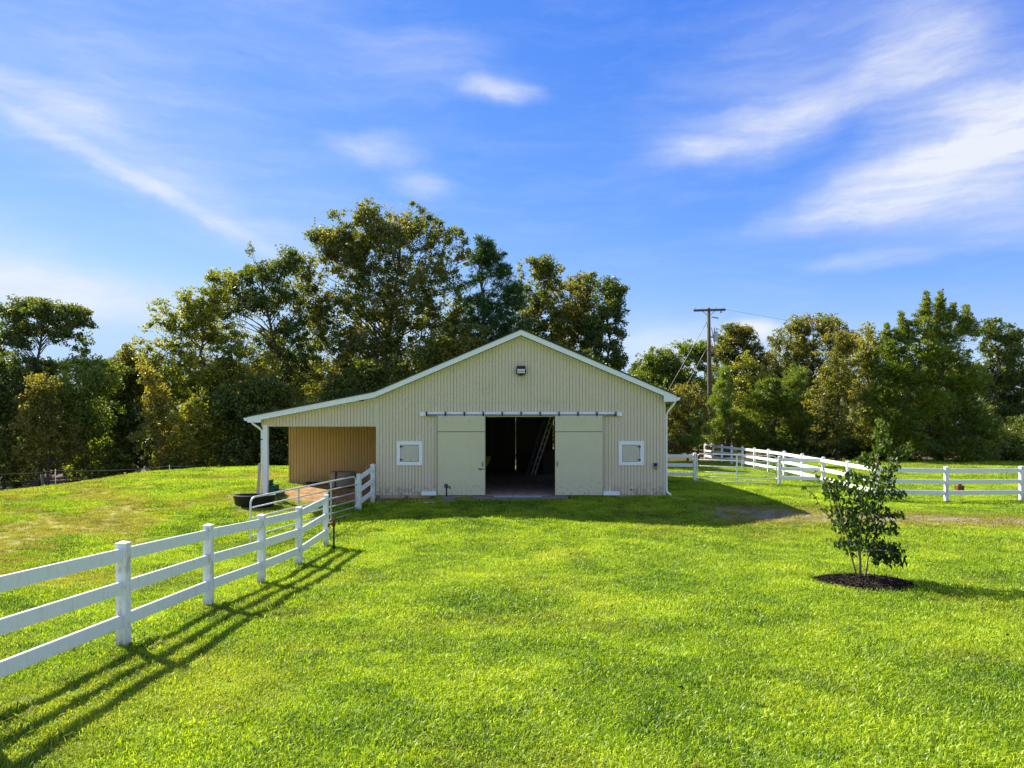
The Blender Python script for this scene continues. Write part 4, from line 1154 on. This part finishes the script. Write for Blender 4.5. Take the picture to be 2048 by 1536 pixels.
wood('feathery yellow-green bush tree in the middle of the left wood', 40.5, 385, [(392, 830, 40, 34), (375, 870, 44, 40), (415, 890, 44, 44), (360, 920, 40, 34)], 'yellow', 206)
wood('dark shaded tree just left of the lean-to post', 41, 470, [(470, 800, 40, 40), (500, 840, 44, 40), (455, 860, 44, 44), (490, 905, 50, 40), (520, 780, 40, 34)], 'dark', 207, 2.6)
wood('dark shaded tree seen through the lean-to opening', 42, 560, [(560, 820, 44, 50), (540, 880, 50, 44), (580, 900, 44, 44), (610, 850, 40, 50), (545, 925, 44, 24)], 'dark', 208, 2.8)
wood('yellow sunlit tree low between the trunks left of the barn', 52, 620, [(610, 770, 50, 40), (560, 760, 50, 44), (640, 820, 50, 40), (575, 810, 50, 40)], 'yellow', 209)
wood('grey-green tree low behind the lean-to roof slope', 44, 690, [(690, 780, 50, 40), (740, 760, 50, 40), (650, 810, 40, 30), (790, 745, 40, 34)], 'dark', 210, 2.2)
wood('olive tree low behind the left roof slope near the peak', 44, 880, [(850, 720, 50, 40), (900, 700, 50, 44), (940, 690, 40, 44), (980, 690, 44, 30)], 'oak', 211, 2.0)
wood('shrubby tree low behind the right roof slope', 44, 1150, [(1110, 720, 44, 34), (1160, 740, 50, 34), (1210, 770, 44, 30)], 'dark', 212, 2.2)
# the wood on the right
RG = 'trees beyond the right paddock'
tree('maple_tree', 'round bright green tree left of the utility pole', 'tree', 60, 1350, [
    (1362, 705, 40, 24), (1395, 715, 30, 28), (1322, 725, 36, 28), (1300, 750, 30, 30), (1345, 760, 44, 34), (1395, 765, 36, 36), (1320, 790, 44, 36), (1375, 810, 44, 40), (1400, 700, 18, 16), (1340, 840, 50, 40)], 'green', 301, 2.5, .9, RG, 34, (1355, 710))
tree('oak_tree', 'brown-olive oak directly behind the pole and transformer', 'tree', 64, 1468, [
    (1462, 665, 30, 20), (1490, 672, 26, 22), (1442, 690, 26, 24), (1475, 700, 44, 28), (1505, 705, 20, 26), (1455, 735, 40, 34), (1500, 745, 36, 36), (1470, 790, 50, 44), (1530, 740, 30, 34)], 'oak', 302, 2.4, .9, RG, 34, (1468, 670))
tree('oak_tree', 'tall spreading oak behind the thin autumn tree', 'tree', 66, 1620, [
    (1628, 645, 40, 16), (1592, 655, 30, 20), (1665, 655, 34, 20), (1570, 690, 36, 30), (1620, 690, 44, 24), (1680, 690, 34, 30), (1560, 740, 40, 40), (1610, 750, 44, 44), (1660, 750, 40, 50), (1575, 800, 50, 50)], 'oak', 303, 2.3, 1.0, RG, 40, (1625, 650))
tree('slender_tree', 'thin autumn tree with pale trunk and sparse brown leaves', 'tree', 48, 1675, [
    (1672, 680, 26, 26), (1700, 690, 24, 24), (1650, 720, 30, 30), (1692, 735, 34, 34), (1660, 770, 40, 34), (1705, 790, 36, 36), (1640, 810, 34, 30), (1680, 835, 44, 30), (1720, 860, 30, 34), (1640, 870, 34, 34)], 'brown', 304, 1.5, .8, RG, 40, (1676, 670))
tree('cedar_tree', 'large dark cedar with several pointed tops at right', 'tree', 47, 1880, [
    (1853, 592, 4, 10), (1853, 606, 8, 11), (1851, 620, 12, 12), (1848, 636, 18, 14), (1881, 590, 4, 10), (1881, 604, 8, 11), (1883, 618, 12, 12), (1882, 636, 20, 14), (1905, 614, 5, 10), (1906, 628, 12, 12), (1934, 616, 6, 8), (1928, 632, 14, 12), (1802, 630, 4, 10), (1802, 644, 7, 11), (1801, 660, 13, 12), (1799, 676, 20, 12), (1773, 652, 4, 9), (1774, 666, 9, 11), (1838, 660, 30, 22), (1890, 668, 40, 24), (1932, 660, 22, 24), (1785, 700, 28, 24), (1840, 705, 44, 26), (1900, 715, 50, 28), (1790, 745, 44, 28),
    (1860, 755, 60, 30), (1930, 760, 44, 30), (1770, 790, 44, 28), (1840, 805, 64, 32), (1920, 815, 60, 34), (1780, 840, 54, 30), (1870, 855, 70, 34), (1950, 865, 50, 36), (1800, 890, 54, 26), (1900, 900, 70, 28)], 'cedar', 305, 2.7, 1.2, RG, 90, (1880, 600))
tree('leafy_tree', 'dark green tree on the right edge beyond the cedar', 'tree', 52, 2000, [
    (1975, 660, 26, 20), (2015, 672, 24, 22), (1990, 700, 36, 30), (2035, 710, 30, 30), (1985, 755, 40, 36), (2040, 760, 44, 40), (2000, 815, 54, 44), (2070, 830, 54, 60), (2010, 880, 60, 44)], 'dark', 306, 2.5, .9, RG, 40, (1990, 660))
tree('leafy_tree', 'yellow-green tree between the thin autumn tree and the cedar', 'tree', 51, 1740, [
    (1735, 660, 16, 16, 0, .5), (1745, 690, 34, 28), (1725, 725, 30, 30), (1760, 735, 30, 34), (1735, 780, 44, 36), (1770, 830, 44, 40), (1730, 850, 44, 44)], 'yellow', 307, 2.0, .8, RG, 30, (1740, 665))
def wood2(label, Y, base, lobes, kind, seed, cov=2.4, name='understory_tree'):
    return tree(name, label, 'tree', Y, base, lobes, kind, seed, cov, .7, 'smaller trees beyond the right paddock', 24)
wood2('young light-green pine right of the utility pole', 50, 1447, [(1447, 745, 12, 18), (1448, 775, 20, 18), (1440, 805, 26, 20), (1458, 830, 28, 20), (1440, 860, 30, 24), (1455, 885, 26, 20)], 'pale_pine', 401, 2.2, 'young_pine')
wood2('dense dark cedar bush in front of the tall spreading oak', 50, 1545, [(1530, 775, 20, 18), (1550, 770, 16, 16), (1515, 805, 34, 24), (1560, 805, 36, 26), (1535, 840, 54, 28), (1590, 850, 30, 30), (1500, 870, 36, 28), (1550, 885, 60, 26)], 'cedar', 402, 3.0, 'cedar_bush')
wood2('yellow-brown brush at the foot of the pole by the barn corner', 47, 1375, [(1350, 810, 26, 30), (1380, 800, 30, 34), (1400, 840, 30, 34), (1355, 855, 30, 34), (1385, 885, 34, 24), (1340, 890, 30, 20)], 'brown', 403, 2.2)
wood2('bright young pine left of the utility pole beside the barn', 46, 1398, [(1392, 840, 16, 18), (1400, 865, 20, 16), (1385, 880, 22, 14)], 'pale_pine', 404, 1.9, 'young_pine')
wood2('yellowing tree between the young pine and the cedar bush', 53, 1490, [(1492, 730, 22, 24), (1510, 755, 24, 26), (1485, 780, 26, 30), (1500, 820, 34, 30)], 'yellow', 405, 2.0)
wood2('pale green pine tops above the cedar bush', 55, 1590, [(1592, 750, 20, 22), (1580, 775, 24, 22), (1605, 790, 24, 26), (1612, 830, 28, 30), (1600, 880, 34, 34)], 'pale_pine', 406, 2.0, 'young_pine')
wood2('dark shaded brush behind the long fence near its middle', 49, 1650, [(1650, 875, 44, 34), (1620, 895, 40, 26), (1690, 895, 44, 28)], 'dark', 407, 2.4)
wood2('dark shaded brush behind the young planted tree', 49, 1760, [(1745, 890, 44, 34), (1790, 900, 50, 26), (1730, 910, 40, 18)], 'dark', 408, 2.4)
wood2('deep-shaded thicket at the right edge of the paddock', 48.5, 2020, [(1985, 900, 60, 34), (2040, 890, 54, 44), (2080, 870, 50, 60)], 'dark', 409, 2.6)
tree('distant_tree', 'small hazy tree far off in the gap right of the oaks', 'tree', 120, 1280, [(1278, 732, 14, 10), (1268, 745, 14, 12), (1290, 748, 14, 14), (1275, 765, 24, 14)], 'dark', 410, 2.2, 1, None, 8)
# the depth of the wood behind, read as one mass
g = np.random.default_rng(55)
LBS = []
for Y, xs, top in ((47, range(-300, 620, 44), 850), (58, range(-300, 700, 52), 770), (62, range(640, 1330, 60), 790), (72, range(1290, 2400, 56), 770)):
    for px in xs:
        for py in range(top + int(g.integers(-34, 20)), 945, 52):
            c = at(px + g.integers(-18, 18), py, Y + g.uniform(-3, 3))
            LBS.append((np.array(c), (44 / F * Y, 1.5, 36 / F * Y), 1.0))
V, T, rn, _ = lobe_leaves(LBS, 'far', g, 1.25, -.8)
tag(place('wood_depth', quad_mesh('wood_depth', V, T, {'rnd': rn}), LEAFM['dark']), 'dense dark wood filling the background between and behind the trees', 'wood', kind='stuff')

# ------------------------------------------------------------------ young planted tree in its mulch ring
g = np.random.default_rng(77)
YT = TY
tz0 = gzf(TX, TY)
mu = thing('mulch_bed', (TX, TY, tz0), 'round bed of dark bark mulch around the young tree', 'mulch')
b = MB()
vs_ = [(TX, TY, tz0 + .10)]; fs_ = []
nr, na = 6, 48
for i in range(1, nr + 1):
    for k in range(na):
        a = 2 * math.pi * k / na
        r = .75 * i / nr * (1 + .05 * math.sin(3 * a + 1) + .04 * math.sin(7 * a) + g.normal() * .012 * (i == nr))
        x, y = TX + r * math.cos(a), TY + r * .92 * math.sin(a)
        h = .085 * (1 - (i / nr) ** 2) + g.uniform(-.008, .012)
        vs_.append((x, y, gzf(x, y) + (h if i < nr else -.03)))
for k in range(na):
    k2 = (k + 1) % na
    fs_.append((0, 1 + k, 1 + k2))
    for i in range(nr - 1):
        a0 = 1 + i * na
        fs_.append((a0 + k, a0 + na + k, a0 + na + k2, a0 + k2))
b.add(vs_, fs_, True).build('mound', M_MULCH, mu)
n = 2600
rr = .80 * np.sqrt(g.random(n)) * np.where(g.random(n) < .12, 1.14, 1.0); aa = g.random(n) * 2 * math.pi
cx = TX + rr * np.cos(aa); cyy = TY + rr * .92 * np.sin(aa)
cz = gz(cx, cyy) + .085 * np.maximum(0, 1 - (rr / .78) ** 2) + .014
V, T = leaf_arrays(np.c_[cx, cyy, cz], g.uniform(.04, .11, n), g.uniform(.012, .028, n), g, unit(np.c_[g.normal(size=(n, 2)), g.normal(size=n) * .25]), .8, .3)
tag(place('bark_chips', quad_mesh('bark_chips', V - np.array([TX, TY, tz0]), T), M_MULCH, mu), kind='stuff')
yt = thing('young_tree', (TX, TY, tz0), 'young multi-stemmed tree with drooping glossy leaves in the lawn at right', 'tree')
def pw(px, py, dy=0.0):
    return at(px, py, YT + dy)
def stem(pts, r0, r1, name='stem'):
    P = [pw(*p) for p in pts]
    P[0].z = tz0 + .02
    n = len(P)
    return MB().tube(P, [r0 + (r1 - r0) * k / (n - 1) for k in range(n)], 8).build(name, M_BARKS, yt)
stem([(1721, 1165, 0), (1720, 1120, 0), (1717, 1085, .03), (1722, 1040, .02), (1736, 990, 0), (1752, 940, 0), (1759, 898, 0), (1762, 862, 0), (1763, 838, 0)], .024, .004)
stem([(1717, 1163, -.03), (1709, 1135, -.06), (1702, 1110, -.08), (1694, 1070, -.1), (1684, 1035, -.1), (1672, 1000, -.1)], .017, .006)
stem([(1727, 1164, .03), (1733, 1140, .06), (1736, 1115, .08), (1750, 1070, .12), (1760, 1020, .12), (1775, 970, .1), (1795, 925, .1)], .017, .006)
TW = [[(1694, 1068, -.1), (1665, 1040, -.2), (1645, 1020, -.25), (1628, 990, -.3), (1610, 978, -.32), (1590, 968, -.34)],
      [(1672, 1000, -.1), (1650, 975, -.15), (1634, 955, -.18), (1628, 940, -.2)], [(1720, 1045, 0), (1700, 1000, .1), (1690, 960, .15)],
      [(1750, 1070, .1), (1780, 1055, .2), (1800, 1030, .25), (1806, 1024, .25)], [(1720, 1105, 0), (1755, 1100, -.2), (1790, 1105, -.3), (1803, 1112, -.32)],
      [(1716, 1090, 0), (1690, 1088, .2), (1668, 1084, .3), (1655, 1080, .32)], [(1745, 960, 0), (1735, 930, -.1), (1728, 912, -.12)], [(1775, 970, .1), (1800, 980, .2), (1808, 992, .2)], [(1722, 1040, 0), (1750, 1030, -.25), (1775, 1045, -.35)]]
for tw in TW:
    P = [pw(*p) for p in tw]
    MB().tube(P, [.008 - .005 * k / (len(P) - 1) for k in range(len(P))], 6).build('twig', M_BARKS, yt)
YL = [(1762, 848, 8, 10, 9), (1760, 868, 14, 12, 22), (1766, 886, 13, 11, 20), (1757, 896, 10, 8, 12), (1808, 902, 16, 11, 26), (1796, 912, 14, 10, 22), (1785, 930, 10, 14, 18), (1780, 948, 12, 14, 20), (1737, 915, 14, 10, 18), (1745, 930, 14, 12, 20), (1722, 922, 9, 7, 8),
      (1698, 952, 18, 10, 26), (1716, 958, 16, 10, 24), (1742, 958, 20, 14, 34), (1768, 962, 18, 16, 34), (1664, 970, 20, 12, 32), (1672, 992, 16, 16, 34), (1655, 985, 14, 14, 20), (1700, 982, 24, 18, 50), (1735, 990, 28, 20, 70), (1768, 985, 26, 14, 46), (1796, 988, 14, 8, 20),
      (1680, 1026, 26, 18, 58), (1712, 1024, 28, 20, 66), (1748, 1022, 26, 18, 56), (1690, 1052, 26, 16, 54), (1724, 1058, 28, 20, 66), (1758, 1056, 24, 18, 52), (1786, 1030, 20, 6, 26), (1780, 1056, 12, 14, 18), (1702, 1086, 22, 14, 40), (1736, 1090, 28, 18, 64), (1764, 1104, 26, 16, 62), (1790, 1100, 18, 12, 36), (1796, 1118, 12, 12, 24), (1770, 1124, 22, 8, 26), (1684, 1090, 16, 8, 16), (1704, 1108, 8, 8, 8)]
P_, S_ = [], []
for (px, py, rx, ry, n) in YL:
    n = int(n * (2.8 if py < 945 else 1.75))
    c = np.array(pw(px, py, g.uniform(-.25, .25)))
    k = F / YT
    P_.append(c + in_ball(n, g, .55) * np.array([rx / k, (rx + ry) / 2 / k * 1.3 + .05, ry / k]) * 1.18)
for tw in TW:
    pts = [np.array(pw(*p)) for p in tw]
    for a, b2 in zip(pts[:-1], pts[1:]):
        for q in g.random(3): P_.append((a + (b2 - a) * q + g.normal(size=3) * .02)[None])
P_ = np.concatenate(P_)
n = len(P_)
down = unit(np.c_[g.normal(size=(n, 2)) * .7, -np.abs(g.normal(size=n)) * .6 - .45])
t_ = down; s_ = unit(np.cross(t_, g.normal(size=(n, 3)))); nn = np.cross(t_, s_)
ln = g.uniform(.065, .11, n)[:, None]; wd = ln * g.uniform(.42, .55, n)[:, None]
b0 = P_ - t_ * ln * .5
V = np.stack([b0, b0 + t_ * ln * .35 + s_ * wd * .5 + nn * wd * .22, b0 + t_ * ln * .35, b0 + t_ * ln * .35 - s_ * wd * .5 + nn * wd * .22,
              b0 + t_ * ln * .72 + s_ * wd * .32 + nn * wd * .1, b0 + t_ * ln * .72 - nn * wd * .08, b0 + t_ * ln * .72 - s_ * wd * .32 + nn * wd * .1, b0 + t_ * ln - nn * wd * .35], 1).reshape(-1, 3)
i = np.arange(n)[:, None] * 8
T = np.concatenate([i + [q] for q in ([0, 1, 2], [0, 2, 3], [1, 4, 5], [1, 5, 2], [2, 5, 6], [2, 6, 3], [4, 7, 5], [5, 7, 6])])
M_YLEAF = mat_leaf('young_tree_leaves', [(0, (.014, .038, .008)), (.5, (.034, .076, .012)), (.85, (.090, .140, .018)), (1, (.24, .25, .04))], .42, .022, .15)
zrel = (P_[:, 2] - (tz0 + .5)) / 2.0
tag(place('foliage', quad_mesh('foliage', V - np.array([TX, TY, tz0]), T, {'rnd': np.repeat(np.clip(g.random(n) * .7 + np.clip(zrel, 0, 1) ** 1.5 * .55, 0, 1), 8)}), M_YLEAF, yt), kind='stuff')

# ------------------------------------------------------------------ grass
def tuft(name, seed, n, rad, h0, h1, w, lean):
    g = np.random.default_rng(seed)
    a = g.random(n) * 2 * math.pi; r = rad * np.sqrt(g.random(n))
    p = np.c_[r * np.cos(a), r * np.sin(a), np.full(n, -.008)]
    h = g.uniform(h0, h1, n)[:, None]
    la = g.random(n) * 2 * math.pi; le = (g.uniform(.15, 1.0, n) * lean)[:, None]
    d = np.c_[np.cos(la), np.sin(la), np.zeros(n)]
    s = np.c_[-np.sin(la + g.normal(size=n) * .5), np.cos(la + g.normal(size=n) * .5), np.zeros(n)]
    ww = (w * g.uniform(.7, 1.3, n))[:, None]
    up_ = np.array([[0, 0, 1.0]])
    m = p + up_ * h * .55 + d * h * le * .30
    tp = p + up_ * h * (1 - .35 * le) + d * h * le * .95
    V = np.stack([p - s * ww * .5, p + s * ww * .5, m - s * ww * .42, m + s * ww * .42, tp], 1).reshape(-1, 3)
    i = np.arange(n)[:, None] * 5
    T = np.concatenate([i + [[0, 1, 3]], i + [[0, 3, 2]], i + [[2, 3, 4]]])
    me = quad_mesh(name, V, T, {'rnd': np.repeat(g.random(n), 5)})
    me.materials.append(M_GRASS)
    return bpy.data.objects.new(name, me)
M_GRASS = mat_grass()
tc_ = bpy.data.collections.new('grass_tufts')
for k in range(5): tc_.objects.link(tuft('grass_tuft', 900 + k, 110, .15, .026, .062, .0068, 1.10))
g = np.random.default_rng(31)
def scatter(y0, y1, dens, xm=1.0, s0=.8, s1=1.25):
    n = int(dens * xm * (y1 ** 2 - y0 ** 2))
    y = np.sqrt(g.random(n) * (y1 ** 2 - y0 ** 2) + y0 ** 2)
    x = (g.random(n) * 2 - 1) * xm * y
    return x, y, g.uniform(s0, s1, n)
X, Yv, S = [np.concatenate(q) for q in zip(scatter(2.6, 9, 110), scatter(9, 15, 70, s0=.9, s1=1.4), scatter(15, 24, 46, s0=1.0, s1=1.6), scatter(24, 36, 26, s0=1.2, s1=2.0), scatter(36, 48, 14, s0=1.4, s1=2.6))]
pp = np.array([p[:2] for p in left_pts + run] + [(PX, YF), (-4.6, 21.4), (7.45, 28.95), (10.87, 28.85)])
k = g.integers(0, len(pp), 900)                                  # longer grass the mower leaves round the posts
X = np.r_[X, pp[k, 0] + g.normal(size=900) * .11]; Yv = np.r_[Yv, pp[k, 1] + g.normal(size=900) * .11]; S = np.r_[S, g.uniform(1.0, 1.9, 900)]
keep = np.ones(len(X), bool)
keep &= ~((X > XL - .02) & (X < XR + .02) & (Yv > 22.35) & (Yv < 33.05))
keep &= ~((X > XP - .05) & (X < XL) & (Yv > YP - .1) & (Yv < 33.05))
keep &= ~((X > ax(945, 22) - .05) & (X < ax(1136, 22) + .05) & (Yv > 21.9) & (Yv < 22.4))
keep &= ((X - TX) ** 2 + ((Yv - TY) / .92) ** 2) > .77 ** 2
keep &= (((X - sx) / .70) ** 2 + ((Yv - sy) / .52) ** 2) > 1
keep &= g.random(len(X)) > m_dirt(X, Yv) * 1.25
keep &= g.random(len(X)) > m_gravel(X, Yv) * .9
keep &= g.random(len(X)) > m_wood(X, Yv) * 1.1
dry = m_dry(X, Yv)
keep &= g.random(len(X)) > np.clip(dry - .45, 0, 1) * .7
X, Yv, S, dry = X[keep], Yv[keep], S[keep], dry[keep]
S *= 1 - .3 * dry
S *= 1 + .25 * (vnoise(X, Yv, 1.6, 41) - .5)
S *= g.uniform(.65, 1.35, len(S))
S *= 1 + 1.0 * sstep(-2.0, .3, Yv - (37.0 + .62 * (X + 11))) * (X < -8) * (g.random(len(X)) ** 2)        # ranker grass at the wood edge
S *= 1 + 1.2 * sstep(42, 45, Yv) * (X > 9) * (g.random(len(X)) ** 3)
Zv = gz(X, Yv) + (vnoise(X, Yv, .9, 21) - .5) * .035
me = bpy.data.meshes.new('lawn_grass')
me.vertices.add(len(X)); me.vertices.foreach_set('co', np.c_[X, Yv, Zv].astype(np.float32).ravel())
for k, a in (('scl', S), ('ang', g.random(len(X)) * 6.283), ('tone', np.where(g.random(len(X)) < .08, 0.0, np.clip(g.random(len(X)) * .85 + .22 * (vnoise(X, Yv, .7, 52) - .1), 0, 1))), ('dry', dry), ('pick', g.integers(0, 5, len(X)))):
    q = me.attributes.new(k, 'FLOAT', 'POINT'); q.data.foreach_set('value', np.asarray(a, np.float32))
me.update()
lawn = tag(place('lawn_grass', me, None), 'short bright green lawn grass covering the yard and paddocks', 'grass', kind='stuff')
ng = bpy.data.node_groups.new('grass_scatter', 'GeometryNodeTree')
ng.interface.new_socket(name='Geometry', in_out='INPUT', socket_type='NodeSocketGeometry')
ng.interface.new_socket(name='Geometry', in_out='OUTPUT', socket_type='NodeSocketGeometry')
gi = N(ng, 'NodeGroupInput'); go = N(ng, 'NodeGroupOutput')
ci = N(ng, 'GeometryNodeCollectionInfo'); ci.inputs['Collection'].default_value = tc_
ci.inputs['Separate Children'].default_value = True; ci.inputs['Reset Children'].default_value = True
ip = N(ng, 'GeometryNodeInstanceOnPoints'); ip.inputs['Pick Instance'].default_value = True
m2p = N(ng, 'GeometryNodeMeshToPoints')
def na_(nm):
    a = N(ng, 'GeometryNodeInputNamedAttribute', data_type='FLOAT'); a.inputs['Name'].default_value = nm
    return a.outputs['Attribute']
cr = N(ng, 'ShaderNodeCombineXYZ'); L(ng, na_('ang'), cr.inputs[2])
L(ng, gi.outputs[0], m2p.inputs['Mesh']); L(ng, m2p.outputs[0], ip.inputs['Points'])
L(ng, ci.outputs[0], ip.inputs['Instance']); L(ng, na_('pick'), ip.inputs['Instance Index'])
L(ng, cr.outputs[0], ip.inputs['Rotation']); L(ng, na_('scl'), ip.inputs['Scale'])
L(ng, ip.outputs[0], go.inputs[0])
md = lawn.modifiers.new('scatter', 'NODES'); md.node_group = ng

# stones showing in the worn drive, and a few fallen leaves
n = 9000
x = g.uniform(4, 18, n); y = g.uniform(16.5, 21.6, n)
k = g.random(n) < m_gravel(x, y) * .55
x, y = x[k], y[k]; n = len(x)
r = g.uniform(.012, .035, n)[:, None]
c = np.c_[x, y, gz(x, y) + (vnoise(x, y, .9, 21) - .5) * .035 + .006]
oct_ = np.array([[1, 0, 0], [0, 1, 0], [-1, 0, 0], [0, -1, 0], [0, 0, .7], [0, 0, -.7]], float)
V = (c[:, None, :] + oct_[None] * r[:, None] * g.uniform(.6, 1.3, (n, 6, 1))).reshape(-1, 3)
i = np.arange(n)[:, None] * 6
T = np.concatenate([i + [q] for q in ([0, 1, 4], [1, 2, 4], [2, 3, 4], [3, 0, 4], [1, 0, 5], [2, 1, 5], [3, 2, 5], [0, 3, 5])])
tag(place('drive_gravel', quad_mesh('drive_gravel', V, T), M_STONE), 'grey gravel showing through the grass of the worn drive', 'gravel', kind='stuff')
n = 90
x = g.uniform(-9, 12, n); y = g.uniform(4.6, 21, n)
V, T = leaf_arrays(np.c_[x, y, gz(x, y) + .045], g.uniform(.04, .08, n), g.uniform(.03, .045, n), g, np.c_[g.normal(size=(n, 2)), np.zeros(n)], .7)
tag(place('fallen_leaves', quad_mesh('fallen_leaves', V, T), M_DRYLEAF), 'dry brown leaves scattered over the lawn', 'leaves', kind='stuff')
